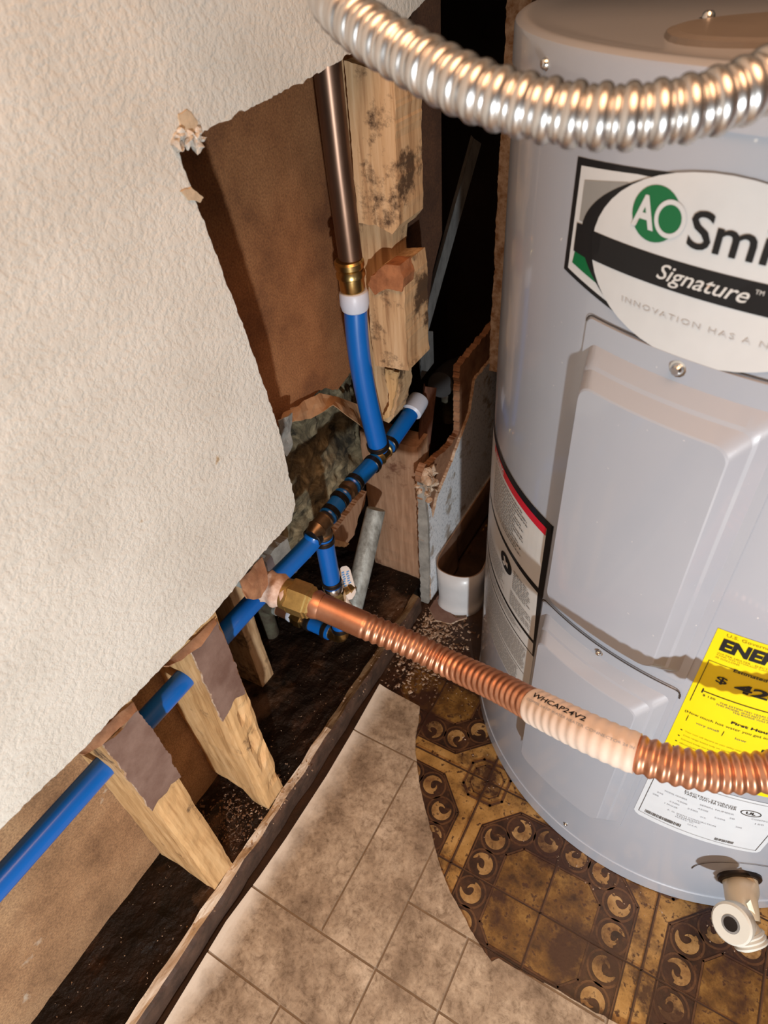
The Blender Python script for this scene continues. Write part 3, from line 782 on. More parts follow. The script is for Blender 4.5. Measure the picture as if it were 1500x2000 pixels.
while x < .0825:
    wd = rr.choice((.0004, .0007)); rb.append([(x, .1900), (x + wd, .1900), (x + wd, .1955), (x, .1955)]); x += wd + rr.choice((.0005, .0008))
decal('rule', rb, .0009, M['p_text'], rp)
decal('mark', ringpoly(.0785, .2665, .0095, .0062, .0009), .0009, M['p_black'], rp); P('UL', .0740, .0830, .2640, .2690, 'p_black', bold=.03)
decal('mark', ringpoly(-.0010, .2810, .0085, .0062, .0009), .0009, M['p_black'], rp)
for k, (row, segs) in enumerate([(.2545, [('MODEL NUMBER', 0, .022), ('SERIAL NUMBER', .034, .066), ('CONTROL', .082, .100)]), (.2455, [('240', -.006, .0), ('4500', .014, .024), ('4500', .034, .044), ('38', .064, .069), ('150', .088, .096)]),
                                 (.2380, [('208', -.009, -.003), ('3380', .008, .018), ('3380', .026, .036), ('5500', .052, .062)]), (.2300, [('1 PHASE', .005, .018), ('W.P.', .040, .046), ('300', .074, .080)]),
                                 (.2190, [('A. O. SMITH CORPORATION', .010, .058)]), (.2150, [('TENNESSEE', .020, .044)]), (.2110, [('MCBEE, SC', .020, .038)]), (.2050, [('U.S.A.', .034, .044)])]):
    for b, s0, s1 in segs: P(b, s0, s1, row, row + .0027)

# warning label wrapped round the left of the shell
wl = decal('warning_sticker', [[(-.1780, .228), (-.1780, .5278), (-.42, .5278), (-.42, .228)]], .0003, M['p_label'], heater)
wb = [[(-.1775, .5275), (-.42, .5275), (-.42, .5175), (-.1775, .5175)], [(-.1775, .3215), (-.1775, .5275), (-.1858, .5275), (-.1858, .43), (-.1800, .3215)],
      [(-.18, .4250), (-.18, .4330), (-.345, .4300), (-.345, .4270)], [(-.18, .3425), (-.18, .3475), (-.42, .3475), (-.42, .3450)], [(-.179, .3215), (-.179, .3230), (-.42, .3235), (-.42, .3215)], [(-.35, .4250), (-.42, .425), (-.42, .4265), (-.35, .4265)],
      [(-.3145, .44), (-.3145, .505), (-.3152, .505), (-.3152, .44)], [(-.19, .2700), (-.42, .2700), (-.42, .2708), (-.19, .2708)]]
decal('black_border', wb, .0006, M['p_black'], wl)
decal('red_stripe', [[(-.1862, .5080), (-.1862, .5180), (-.325, .5180), (-.325, .5080)]], .0008, M['p_red'], wl)
tank_text('lettering', 'WARNING', -.318, -.280, .5095, .5168, .0011, M['p_label'], wl, bold=.03)
decal('pictogram', [ell(-.2525, .4040, .0160, .0118, 28)], .0010, M['p_black'], wl)
decal('pictogram_figure', [[(-.262, .398), (-.256, .396), (-.252, .402), (-.246, .401), (-.247, .408), (-.252, .4065), (-.256, .411), (-.260, .409), (-.257, .403)]], .0013, M['p_label'], wl)
tl = []; rr = random.Random(12)
def lines(s0, s1, z0, z1, pitch, th, rag=.02):
    z = z1
    while z > z0:
        e = s1 - rr.uniform(0, rag); x = s0
        while x < e:
            wd = rr.uniform(.003, .008); tl.append([(x, z), (min(x + wd, e), z), (min(x + wd, e), z + th), (x, z + th)]); x += wd + .0012
        z -= pitch
lines(-.311, -.212, .442, .502, .0044, .0013, .03); lines(-.232, -.192, .383, .412, .0034, .0010, .012); lines(-.33, -.245, .355, .388, .0034, .0009)
lines(-.235, -.185, .353, .376, .0034, .0009, .02); lines(-.33, -.19, .275, .316, .0026, .0008, .004); lines(-.33, -.20, .232, .266, .0026, .0008, .004); lines(-.33, -.19, .328, .339, .003, .0008, .03)
decal('fine_print', tl, .0011, M['p_text'], wl)

# drain valve
dv = empty('drain_valve', cp(.1150, .10)); dv.parent = heater
dv_o = []
va = math.radians(21.3); ax = Vector((math.sin(va), -math.cos(va), 0))
b0 = cp(.1145, .1010); 
arcs = [(.1145 + .052 * math.cos(t), .100 + .047 * math.sin(t)) for t in [R(12) + R(166) * k / 22 for k in range(23)]]
d1 = D(1463, 1795, .712); d2 = D(1425, 1802, .690); d3 = D(1440, 1798, .705); d4 = D(1472, 1843, .690)
K = [lathe('gasket', b0 - ax * .002, b0 + ax * .004, [(0, .024), (.7, .0235), (1, .021)], M['ring']),
     sweep('stem', [b0 - ax * .004, b0 + ax * .012 - Vector((0, 0, .002)), b0.lerp(D(1448, 1765, .715), .8), D(1455, 1800, .708)], [.0192, .0186, .0165, .0155], M['plastic'], seg=28),
     sweep('outlet', [D(1440, 1790, .708), D(1455, 1818, .700), D(1468, 1842, .697)], [.013, .0150, .0165], M['plastic_w'], seg=28),
     lathe('outlet_thread', D(1458, 1822, .699), D(1470, 1850, .694), [(0, .0165), (.15, .0178), (.3, .0165), (.45, .0178), (.6, .0165), (.75, .0178), (.9, .0168), (1, .013)], M['plastic_w'], seg=28)]
fc = D(1427, 1805, .675); dirn = (CP * .75 + Vector((.0, -.6, .3)) * .25 - fc).normalized()
dirn = (dirn + rx * -.25 + dn * .1).normalized()
K.append(lathe('valve_head', fc - dirn * .022, fc, [(0, .016), (.2, .0185), (.65, .0205), (.9, .0205), (1, .0185)], M['plastic_w'], seg=32))
K.append(lathe('socket', fc - dirn * .002, fc + dirn * .0006, [(0, .0072), (1, .0070)], M['ring'], seg=20))
K.append(lathe('socket_rim', fc - dirn * .002, fc + dirn * .0003, [(0, .0092), (1, .0092)], M['angle'], seg=28))
K.append(mesh('fin', [D(1466, 1757, .700), D(1477, 1792, .700), D(1470, 1795, .702), D(1458, 1765, .702), D(1466, 1757, .716), D(1477, 1792, .716), D(1470, 1795, .718), D(1458, 1765, .718)],
              [(0, 1, 2, 3), (4, 5, 6, 7), (0, 1, 5, 4), (1, 2, 6, 5), (2, 3, 7, 6), (3, 0, 4, 7)], M['plastic']))
for k in K:
    k.parent = dv
    k.matrix_parent_inverse = (Matrix.Translation(dv.location)).inverted()
arcstrip('valve_recess_line', arcs, .0012, M['seam'], heater, .0010)
settle(heater)
dv.matrix_parent_inverse = Matrix.Translation(heater.location).inverted()

# ================================================================== studs and posts
def low_stud(y0, y1, seed, rag, label, lean=0.0, chew=None):
    root = empty('wall_stud', ((-.05), (y0 + y1) / 2, .038)); tag(root, label, 'stud', None)
    def rot(p2, p):
        k = max(0, .12 - p.z) / .12
        p2.y += lean * (p.z - .04)
        # bottom end worn round on the far side
        if p.z < .10: p2.z += max(0, noise.noise(p * 30 + Vector((seed, 0, 0)))) * .012 * k
        if chew: chew(p2, p)
        return p2
    wood('timber', (-.098, y0, .036), (.001, y1, .62), M['pine'], root, cuts=(10, 6, 44), amp=.0013, rot=rot, seed=seed)
    # leftover paint and wallboard paper still stuck to the stud face
    slab('paint_remnant', jag(rag, .006, .0009, seed=seed), 0, .0014, .0042, M['paint_remnant'], root, m_edge=M['gypsum'])
    return root
def chewB(p2, p):
    if p.x > -.02 and .05 < p.z < .30 and p.y > .235:
        n = noise.noise(p * 40) + noise.noise(p * 90) * .5
        p2.x -= max(0, n) * .010
    if p.z < .09 and p.x < -.03: p2.z += (.09 - p.z) * .5
fz = lambda u, v: (lambda q: (q.y, q.z))(W(u, v, 0, .0042))
z4 = lambda a, b: fz(a * .4, 1200 + b * .4)
ragA = [z4(500, 635), z4(560, 600), z4(600, 560), z4(640, 500), z4(675, 470), z4(780, 610), z4(885, 795), z4(835, 830), z4(815, 870), z4(775, 905), z4(745, 962), z4(640, 820)]
s1 = low_stud(.1035, .1425, 3, ragA, 'front low wooden stud with brown paint left on its face, blue pipe through it'); settle(s1)
ragB = [z4(935, 185), z4(985, 150), z4(1010, 100), z4(1060, 35), z4(1130, 190), z4(1200, 385), z4(1150, 410), z4(1120, 470), z4(1090, 525), z4(1010, 350)]
s2 = low_stud(.2195, .2575, 9, ragB, 'second low stud, front face chewed and split, blue pipe through it', chew=chewB); settle(s2)
o = wood('wall_stud', (-.215, .372, .036), (-.128, .405, .60), M['pine_wet'], cuts=(5, 4, 30), amp=.0015, seed=12)
tag(o, 'short stained stud deep in the dark bay, beside the hanging green pipe', 'stud')
# torn wood pulled away around stud tops (behind drywall edge)
post = wood('corner_post', (-.106, .694, .036), (-.001, .735, .345), M['panelwood'], cuts=(12, 4, 34), amp=.0014, seed=21)
tag(post, 'brown stained flat post in the corner below the pipe tee', 'post')
# broken upper post: long piece, protruding lower block and splinter
up = empty('upper_post', (-.04, .68, .46)); tag(up, 'broken damp pine post beside the brown copper riser, notched in the middle', 'post')
def chewU(p2, p):
    if p.z < .70: p2.x -= 0
    return p2
def zz(u, v, y=.662):
    q = W(u, v, 1, y); return (q.x, q.z)
upl = [zz(652, 60), zz(776, 60), zz(780, 200), zz(787, 440), zz(766, 458), zz(764, 500), zz(770, 560), zz(766, 640), zz(775, 720), zz(780, 760), zz(768, 815), zz(758, 828), zz(722, 812), zz(715, 780), zz(700, 640), zz(695, 520), zz(690, 440), zz(668, 200)]
def yslab(name, poly, y0, y1, m, parent, mf=None, jagstep=.006, amp=.0008, seed=2):
    pj = jag([Vector(p) for p in poly], jagstep, amp, seed=seed); n = len(pj)
    vs = [Vector((p[0], y0, p[1])) for p in pj] + [Vector((p[0], y1, p[1])) for p in pj]
    # inner ring for relief
    fs = [tuple(range(n)), tuple(range(n, 2 * n))] + [(i, (i + 1) % n, n + (i + 1) % n, n + i) for i in range(n)]
    return mesh(name, vs, fs, m, parent)
yslab('splintered_stud', upl, .664, .70, M['pine_wet'], up)
def zb(u, v): q = W(u, v, 1, .640); return (q.x, q.z)
b1 = [zb(672, 118), zb(770, 150), zb(775, 330), zb(780, 440), zb(766, 458), zb(735, 440), zb(700, 436), zb(690, 330)]
yslab('upper_block', b1, .640, .697, M['pine_wet'], up, seed=4, amp=.0004)
b2 = [zb(722, 552), zb(745, 520), zb(786, 518), zb(792, 560), zb(796, 690), zb(800, 722), zb(735, 712), zb(725, 640)]
yslab('lower_block', b2, .637, .697, M['pine_wet'], up, seed=6, amp=.0004)
b3 = [zb(724, 552), zb(745, 522), zb(760, 512), zb(786, 514), zb(794, 540), zb(790, 566), zb(760, 560), zb(738, 572)]
yslab('rotten_cap', b3, .633, .66, M['red_rot'], up, seed=8)
b4 = [zz(752, 720, .655), zz(778, 728, .655), zz(772, 765, .655), zz(760, 815, .655), zz(748, 818, .655), zz(760, 790, .655)]
yslab('splinter', b4, .655, .66, M['pine'], up, seed=10)
settle(up)
hook = sweep('staple', [D(776, 283, .70), D(800, 278, .69), D(806, 265, .69)], .0012, M['screw'], seg=6); tag(hook, 'small bent nail in the side of the broken upper post', 'nail')
# board of the next bay beyond the corner
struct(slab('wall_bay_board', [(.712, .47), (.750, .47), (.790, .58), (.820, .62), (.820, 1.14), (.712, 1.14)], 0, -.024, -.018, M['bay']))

# ---- wool insulation and kraft paper in the hole
bm = bmesh.new(); nx, ny = 60, 60
g_ = [[None] * (ny + 1) for _ in range(nx + 1)]
for i in range(nx + 1):
    for j in range(ny + 1):
        y = .43 + (.735 - .43) * i / nx; z = .17 + (.475 - .17) * j / ny
        p = Vector((0, y, z)); d = noise.noise(p * 14) * .016 + noise.noise(p * 38) * .010 + noise.noise(p * 95) * .006
        d += .018 * math.exp(-((y - .60) ** 2 + (z - .43) ** 2) / .0016)
        e = min(i, j, ny - j) / 5; d -= max(0, 1 - e) * .04
        g_[i][j] = bm.verts.new((min(-.1085, -.124 + d), y, z))
for i in range(nx):
    for j in range(ny): bm.faces.new((g_[i][j], g_[i + 1][j], g_[i + 1][j + 1], g_[i][j + 1]))
ext = bmesh.ops.extrude_face_region(bm, geom=bm.faces[:])
for v in ext['geom']:
    if isinstance(v, bmesh.types.BMVert): v.co.x = -.225
o = frombm('insulation', bm, M['wool'], smooth=True); tag(o, 'dark grey mineral wool batt showing through the torn paper hole', 'insulation')
def crumple(name, pts, xs, m, label, cat, amp=.006, seed=0, th=.0012):
    "paper sheet given as rows of (u,v) positions laid at depth xs"
    rows = len(pts); bm = bmesh.new(); G = []
    for a, row in enumerate(pts):
        rp_ = []
        n = len(row)
        for i in range(n - 1):
            for k in range(6): rp_.append((Vector(row[i]).lerp(Vector(row[i + 1]), k / 6), xs[a]))
        rp_.append((Vector(row[-1]), xs[a])); G.append(rp_)
    F_ = []
    sub = 5
    for a in range(rows - 1):
        for s in range(sub):
            t = s / sub; F_.append([(p.lerp(q, t), x0 + (x1 - x0) * t) for (p, x0), (q, x1) in zip(G[a], G[a + 1])])
    F_.append(G[-1])
    V = []
    for r_ in F_:
        l = []
        for uv, x in r_:
            p = W(uv.x, uv.y, 0, x); p.x += noise.noise(p * 30 + Vector((seed, 0, 0))) * amp + abs(noise.noise(p * 65 + Vector((seed, 0, 0)))) * amp * .6
            l.append(bm.verts.new(p))
        V.append(l)
    for a in range(len(V) - 1):
        for i in range(len(V[0]) - 1): bm.faces.new((V[a][i], V[a][i + 1], V[a + 1][i + 1], V[a + 1][i]))
    o = frombm(name, bm, m); md = o.modifiers.new('t', 'SOLIDIFY'); md.thickness = th
    return tag(o, label, cat) if label else o
crumple('kraft_paper', [[(556, 806), (590, 785), (625, 768), (660, 775), (700, 790), (716, 808)], [(545, 832), (575, 822), (608, 818), (650, 790), (690, 822), (712, 838)]], [-.094, -.080], M['kraft'],
        'torn tan kraft paper curling above the wool insulation', 'paper', seed=3)
o = crumple('kraft_paper', [[(540, 820), (556, 812), (572, 806)], [(545, 850), (560, 846), (566, 842)], [(556, 890), (566, 880), (568, 872)]], [-.075, -.085, -.09], M['scrap'],
        'small grey scrap of torn paper at the left edge of the insulation hole', 'paper', seed=8)
# lime-grey scraps low in the bay
def scrap(pts, x, th, m, label, seed=1):
    pl = [Vector((W(u, v, 0, x).y, W(u, v, 0, x).z)) for u, v in pts]
    o = slab('board_scrap', jag(pl, .005, .0008, seed=seed), 0, x - th, x, m); return tag(o, label, 'board scrap')
scrap([(536, 1072), (562, 1050), (568, 1075), (562, 1100), (530, 1120), (520, 1095)], -.095, .02, M['scrap'], 'grey crumbling board scrap behind the blue pipe, under the drywall corner')
scrap([(520, 1098), (530, 1085), (541, 1108), (532, 1125), (526, 1122)], -.06, .006, M['cap_white'], 'thin pale sliver of board beside the blue pipe', 2)
scrap([(646, 1050), (690, 990), (716, 960), (712, 985), (700, 1010), (692, 1045), (676, 1065)], -.088, .010, M['panelwood'], 'stained wood scrap between the insulation and the corner post', 3)
scrap([(640, 1058), (660, 1056), (682, 1062), (676, 1068), (650, 1066)], -.078, .008, M['pine_wet'], 'small pale wood chip under the first stained scrap', 4)

# ================================================================== plumbing
PX = .0122
# main run: blue pipe lengths between fittings; each length is a thing of its own run -> one assembly
run = empty('blue_water_pipe', (-.045, 0, .34)); tag(run, 'blue plastic water pipe running through the studs up to the tees in the corner', 'pipe')
T2 = W(627, 1024, 0, -.024); T1 = W(745, 886, 0, -.020)
def seg_pipe(a, b, parent, name='pipe_length', r=PX, m='pex'): return sweep(name, [a, a.lerp(b, .5), b], r, M[m], parent, seg=28)
pp = catmull([Vector((-.046, -.35, .349)), Vector((-.045, -.017, .346)), Vector((-.045, .113, .344)), Vector((-.044, .227, .342)), Vector((-.041, .33, .345)), W(600, 1068, 0, -.029), W(612, 1048, 0, -.0265)], 10)
sweep('pipe_length', pp, PX, M['pex'], run, seg=28)
def tee(c, d, br, parent, m='brass_dark', L=.022):
    c = Vector(c); d = Vector(d).normalized(); br = Vector(br).normalized()
    t = lathe('tee_fitting', c - d * L, c + d * L, [(0, .0085), (.12, .0105), (.2, .0112), (.3, .0135), (.34, .0120), (.66, .0120), (.7, .0135), (.8, .0112), (1, .0085)], M[m], parent)
    lathe('branch', c, c + br * (L + .004), [(0, .0115), (.55, .0115), (.6, .0138), (.75, .0138), (.8, .0105), (1, .009)], M[m], t)
    return t
def crimp(c, d, parent, r=PX + .0016, w_=.0085, m='ring'):
    c = Vector(c); d = Vector(d).normalized()
    return lathe('crimp_ring', c - d * w_ / 2, c + d * w_ / 2, [(0, r - .001), (.1, r), (.9, r), (1, r - .001)], M[m], parent)
dmain = (T1 - T2).normalized()
tee(T2, dmain, (0, 0, -1), run); tee(T1, dmain, (W(735, 858, 0, -.024) - T1), run, 'brass')
cA = W(612, 1048, 0, -.0262); crimp(cA, dmain, run)
a0 = T2 + dmain * .017; mid = W(680, 957, 0, -.022)   # coupling between the tees
b0_ = mid - dmain * .013; b1_ = mid + dmain * .011; c0_ = T1 - dmain * .017
seg_pipe(a0, b0_, run); seg_pipe(b1_, c0_, run)
lathe('coupling', mid - dmain * .022, mid + dmain * .022, [(0, .0085), (.3, .0098), (.38, .0098), (.42, .0135), (.58, .0135), (.62, .0098), (1, .0085)], M['brass_dark'], run)
for c in (a0 + dmain * .006, b0_ - dmain * .008, b1_ + dmain * .006, c0_ - dmain * .008): crimp(c, dmain, run)
for c in (a0 - dmain * .0005, b0_ + dmain * .0002, b1_ - dmain * .0005): 
    lathe('blue_sleeve_end', c - dmain * .002, c + dmain * .002, [(0, PX + .0004), (.5, PX + .0012), (1, PX + .0004)], M['pex'], run)
# right-hand end with milky collar
e0 = T1 + dmain * .017; e1 = W(803, 806, 0, -.017); e2 = W(815, 786, 0, -.017)
seg_pipe(e0, e1, run); crimp(e0 + dmain * .006, dmain, run)
lathe('collar', e1 - (e2 - e1).normalized() * .002, e2 + (e2 - e1) * .4, [(0, .0125), (.1, .0158), (.8, .0160), (.95, .0150), (1, .011)], M['cap_white'], run)
settle(run)
# riser
ris = empty('copper_riser', W(688, 505, 0, -.03)); tag(ris, 'brown copper riser joined by a brass coupling to a curved blue pipe', 'pipe')
rt = Vector((-.03, .604, 1.10)); rb_ = W(685, 508, 0, -.03)
sweep('copper_pipe', [rt, Vector((-.03, .603, .87)), W(661, 320, 0, -.03), rb_], .0137, M['old_copper'], ris, seg=28)
c_a = W(681, 506, 0, -.03); c_b = W(689, 566, 0, -.03); c_c = W(690, 566, 0, -.03); c_d = W(694, 607, 0, -.03)
lathe('brass_coupling', c_a, c_b, [(0, .0150), (.06, .0172), (.22, .0172), (.3, .0150), (.42, .0172), (.52, .0172), (.56, .0148), (.92, .0152), (1, .014)], M['brass'], ris)
lathe('collar', c_c, c_d, [(0, .0145), (.05, .0165), (.15, .0175), (.6, .0178), (.9, .0160), (1, .013)], M['cap_white'], ris)
cp_ = catmull([W(694, 600, 0, -.03), W(697, 650, 0, -.030), W(704, 710, 0, -.029), W(717, 780, 0, -.027), W(735, 856, 0, -.0235), W(738, 868, 0, -.023)], 8)
sweep('blue_pipe', cp_, .0142, M['pex'], ris, seg=28)
dd = (cp_[-1] - cp_[-6]).normalized(); crimp(cp_[-1] + dd * .001, dd, ris, r=.0162, w_=.009)
lathe('blue_sleeve_end', cp_[-1] + dd * .006, cp_[-1] + dd * .0095, [(0, .0142), (1, .0135)], M['pex'], ris)
settle(ris)
# drop leg with valve, elbow and lateral
leg = empty('shutoff_branch', (T2.x, T2.y, .13)); tag(leg, 'blue branch dropping from the tee to a brass shutoff valve with a white lever', 'pipe')
tx, ty = T2.x, T2.y; zt = T2.z
V3 = lambda z: Vector((tx, ty, z))
zv = W(648, 1168, 0, tx).z
seg_pipe(V3(zt - .022), V3(zv + .022), leg, r=.0128)
crimp(V3(zt - .029), (0, 0, 1), leg, r=.0146); crimp(V3(zv + .030), (0, 0, 1), leg, r=.0146); lathe('crimp_ring', V3(zv + .012), V3(zv + .024), [(0, .0142), (.1, .015), (.9, .015), (1, .0142)], M['screw'], leg)
val = lathe('valve_body', V3(zv - .028), V3(zv + .014), [(0, .011), (.15, .0155), (.3, .0165), (.7, .0172), (.85, .0165), (1, .012)], M['brass'], leg, seg=8, smooth=False)
hub = V3(zv - .004) + Vector((.010, .026, -.004))
lathe('valve_stem', V3(zv - .004), hub + Vector((.003, .006, 0)), [(0, .006), (.7, .006), (.72, .0085), (1, .008)], M['brass'], val, seg=6, smooth=False)
hp = hub + Vector((.0, .0, .0))
# lever: stamped blade rising from the hub
tipc = D(672, 1107, (hp - CP).dot(fw) - .004); botc = D(682, 1158, (hp - CP).dot(fw) - .004)
u_ = (tipc - botc); un = u_.normalized(); sd = rx - un * rx.dot(un); sd.normalize(); nn_ = un.cross(sd)
bl_ = []
for t, wdt in ((-.25, .0025), (-.12, .0075), (0, .0105), (.3, .0100), (.6, .0090), (.85, .0082), (.95, .0065), (1.02, .0035)): bl_.append((t, wdt))
pl = [botc + u_ * t - sd * wd for t, wd in bl_] + [botc + u_ * t + sd * wd for t, wd in reversed(bl_)]
n = len(pl); vs = [p + nn_ * .0012 for p in pl] + [p - nn_ * .0012 for p in pl]
lev = mesh('lever', vs, [tuple(range(n)), tuple(range(n, 2 * n))] + [(i, (i + 1) % n, n + (i + 1) % n, n + i) for i in range(n)], M['handle'], leg)
arm0 = D(664, 1178, (hp - CP).dot(fw)); arm1 = D(683, 1180, (hp - CP).dot(fw) - .004)
sweep('lever_arm', [arm0 - rx * .012, arm0, arm1, D(672, 1165, (hp - CP).dot(fw) - .004)], [.003, .004, .005, .004], M['handle'], lev, seg=8)
ql = []
rr = random.Random(3); vs = []; fs = []
for k in range(9):
    t = .12 + k * .085
    for j in range(2):
        c = botc + u_ * t + sd * ((j - .5) * .007 + rr.uniform(-.001, .001)) + nn_ * (-.0014 if nn_.dot(fw) > 0 else .0014)
        a = un * .0016; b = sd * .0022; i0 = len(vs); vs += [c - a - b, c - a * .2 + b, c + a + b * .7, c + a * .3 - b]; fs.append((i0, i0 + 1, i0 + 2, i0 + 3))
mesh('printed_mark', vs, fs, M['ink'], lev, recalc=False)
ze = .130
seg_pipe(V3(zv - .028), V3(ze + .022), leg, r=.0125)
crimp(V3(ze + .020), (0, 0, 1), leg, r=.0142)
EL = V3(ze)
elb = sweep('elbow', catmull([V3(ze + .020), V3(ze + .008), EL + Vector((-.003, 0, -.001)), EL + Vector((-.010, 0, -.003)), EL + Vector((-.022, 0, -.003))], 6), .0125, M['brass'], leg, seg=20)
lx = lambda x: Vector((tx + x, ty - .001, ze - .003))
lathe('blue_sleeve_end', lx(-.020), lx(-.025), [(0, .0135), (1, .0135)], M['pex'], leg)
crimp(lx(-.029), (1, 0, 0), leg, r=.0142)
seg_pipe(lx(-.026), lx(-.066), leg, r=.0122)
crimp(lx(-.061), (1, 0, 0), leg, r=.0142); lathe('adapter_neck', lx(-.064), lx(-.074), [(0, .010), (1, .010)], M['brass_dark'], leg)
lathe('hex_adapter', lx(-.072), lx(-.094), [(0, .0135), (.08, .0150), (.6, .0150), (.65, .0128), (1, .0125)], M['brass'], leg, seg=6, smooth=False)
lathe('thread_tape', lx(-.093), lx(-.100), [(0, .012), (.3, .0128), (1, .0118)], M['cap_white'], leg)
lathe('copper_nipple', lx(-.099), lx(-.128), [(0, .0112), (.5, .0108), (1, .0112)], M['copper'], leg)
lathe('solder_ring', lx(-.122), lx(-.130), [(0, .0120), (1, .0120)], M['galv'], leg)
settle(leg)
op = empty('old_drop_pipe', W(515, 1215, 0, tx - .145)); tag(op, 'old green-brown capped pipe hanging down in the dark bay', 'pipe')
oq = lambda u, v: W(u, v, 1, ty)
el0 = lx(-.128); el1 = lx(-.150)
sweep('elbow', catmull([el0, el0.lerp(el1, .5), el1 + Vector((-.004, 0, -.006)), el1 + Vector((-.006, 0, -.030))], 6), .0150, M['verdigris'], op, seg=20)
pe = el1 + Vector((-.006, 0, -.094))
sweep('capped_pipe', [el1 + Vector((-.006, 0, -.024)), pe + Vector((0, 0, .010)), pe + Vector((0, 0, .003)), pe], [.0130, .0130, .011, .006], M['verdigris'], op, seg=20)
settle(op)
# galvanised pipe leaning in the corner
ga = W(733, 1000, 0, -.055); gb = W(688, 1192, 0, -.052)
gd = gb - ga
o = sweep('galvanised_pipe', [ga - gd * .03, ga, ga + gd * .5, gb], [.0155, .0160, .0165, .0165], M['galv'], seg=20); tag(o, 'grey galvanised pipe end leaning in the corner behind the white valve lever', 'pipe')

# copper flexible connector
cf = empty('copper_flex_connector', D(640, 1190, .72)); tag(cf, 'corrugated copper water connector with brass nut crossing in front of the heater', 'water connector')
path = catmull([D(p[0], p[1], p[2]) for p in [(612, 1179, .722), (640, 1190, .718), (720, 1225, .705), (800, 1258, .695), (880, 1298, .680), (980, 1345, .622), (1060, 1388, .570), (1150, 1432, .530), (1240, 1470, .508), (1340, 1500, .492), (1450, 1510, .483), (1560, 1504, .470)]] + [Vector(q) for q in ((.548, .322, .500), (.590, .315, .565), (.640, .325, .68), (.665, .36, .82), (.672, .42, .935), (.66, .50, .965), (.645, .56, .935), (.640, .575, .888))], 24)
path = resample(path, .0008); NP = len(path)
per = .0084
def crad(i):
    s = i * .0008
    r0 = .0150
    if s < .010: return .0122
    if s < .060: return r0
    k = min(1, (s - .060) / .012)
    return r0 - .0016 * k + .0020 * k * (.5 + .5 * math.cos(2 * PI * (s - .045) / per)) ** .8
sweep('corrugated_tube', path, crad, M['copper'], cf, seg=28)
# pale paper sleeve label
def nearest(u, v):
    best = None
    for i, p in enumerate(path):
        q = p - CP; d = q.dot(fw); uu = q.dot(rx) / d * F + 750
        if best is None or abs(uu - u) < best[0]: best = (abs(uu - u), i)
    return best[1]
i0, i1 = nearest(1044, 1375), nearest(1246, 1475)
M['sleeve'] = simple('pale_pink_sleeve', (.70, .58, .49), .55, vary=.12, scale=40)
sl = sweep('paper_sleeve', path[i0:i1], lambda i: .0161 + .00035 * math.cos(2 * PI * ((i + i0) * .0008 - .045) / per), M['sleeve'], cf, seg=28)
frp = frames(path)
bm = fit_text('WHCAP24V2', .006, .060, 0, .0050, bold=.015)
def tube_text(bm, i0, ang, r, m, name, parent):
    base = None
    for v in bm.verts:
        i = min(NP - 1, i0 + int(v.co.x / .0008)); fr_ = v.co.x / .0008 - int(v.co.x / .0008); p = path[i]; t = frp[i][0]
        p = p + t * (fr_ * .0008)
        toc = (CP - p); toc -= t * toc.dot(t); toc.normalize(); side = toc.cross(t)
        if side.dot(dn) > 0: side = -side
        a = ang + v.co.y / r; v.co = p + (toc * math.cos(a) + side * math.sin(a)) * r
    me = bpy.data.meshes.new(name); bm.to_mesh(me); bm.free(); return link(name, me, m, parent)
tube_text(bm, i0, .42, .0168, M['p_black'], 'lettering', sl)
tube_text(fit_text('COPPER 3/4 FIP WATER HEATER CONNECTOR 24 IN', .004, .098, 0, .0022), i0, .12, .0168, M['p_soft'], 'lettering', sl)
# nut and taped nipple
fd = (path[8] - path[0]).normalized(); n0 = path[0]
lathe('flange_ring', n0 - fd * .004, n0 + fd * .010, [(0, .0150), (.5, .0168), (1, .0150)], M['copper'], cf)
lathe('brass_nut', n0 - fd * .030, n0 + fd * .001, [(0, .0185), (.06, .0205), (.75, .0205), (.8, .0190), (.9, .0190), (1, .0160)], M['brass_nut'], cf, seg=6, smooth=False, phase=.3)
lathe('nut_collar', n0 - fd * .036, n0 - fd * .027, [(0, .0175), (1, .0185)], M['brass_nut'], cf)
settle(cf)
npos = n0 - fd * .030
npl = empty('taped_nipple', npos - fd * .03); tag(npl, 'pipe nipple wrapped in dirty white thread tape coming out of the wall', 'pipe fitting')
tp = [npos + fd * .002, npos - fd * .010, npos - fd * .022, npos - fd * .034, npos - fd * .044, npos - fd * .075]
bmr = [.0175, .0192, .0185, .0170, .0130, .0125]
o = sweep('tape_wrap', catmull(tp[:5], 6), lambda i: .0165 + .0025 * math.sin(i * .9) * .4 + (.002 if 4 < i < 16 else 0), M['tape'], npl, seg=24)
for v in o.data.vertices: v.co += noise.noise_vector(v.co * 90) * .0022
sweep('pipe_stub', [tp[3], tp[4], tp[5]], .0120, M['galv'], npl, seg=20)
settle(npl)
# crumbled gypsum hanging under the drywall edge beside the nipple
crumple('paper_scrap', [[(466, 1132), (486, 1114), (500, 1100), (514, 1088)], [(474, 1156), (490, 1142), (506, 1126), (520, 1112)], [(482, 1168), (496, 1172), (512, 1168), (522, 1140)]], [.006, .011, .016], M['brownpaper'],
        'torn brown wallboard paper hanging round the taped nipple', 'paper', seed=21, amp=.0035)
crumple('paper_scrap', [[(146, 1470), (190, 1430), (235, 1388), (262, 1372)], [(165, 1474), (200, 1458), (228, 1425), (268, 1386)]], [.003, .008], M['brownpaper'], 'torn paper fringe under the drywall at the front stud', 'paper', seed=5, amp=.003)
crumple('paper_scrap', [[(318, 1300), (345, 1276), (385, 1240), (420, 1208)], [(330, 1300), (355, 1290), (392, 1262), (424, 1218)]], [.003, .008], M['brownpaper'], 'torn paper fringe under the drywall at the second stud', 'paper', seed=7, amp=.003)

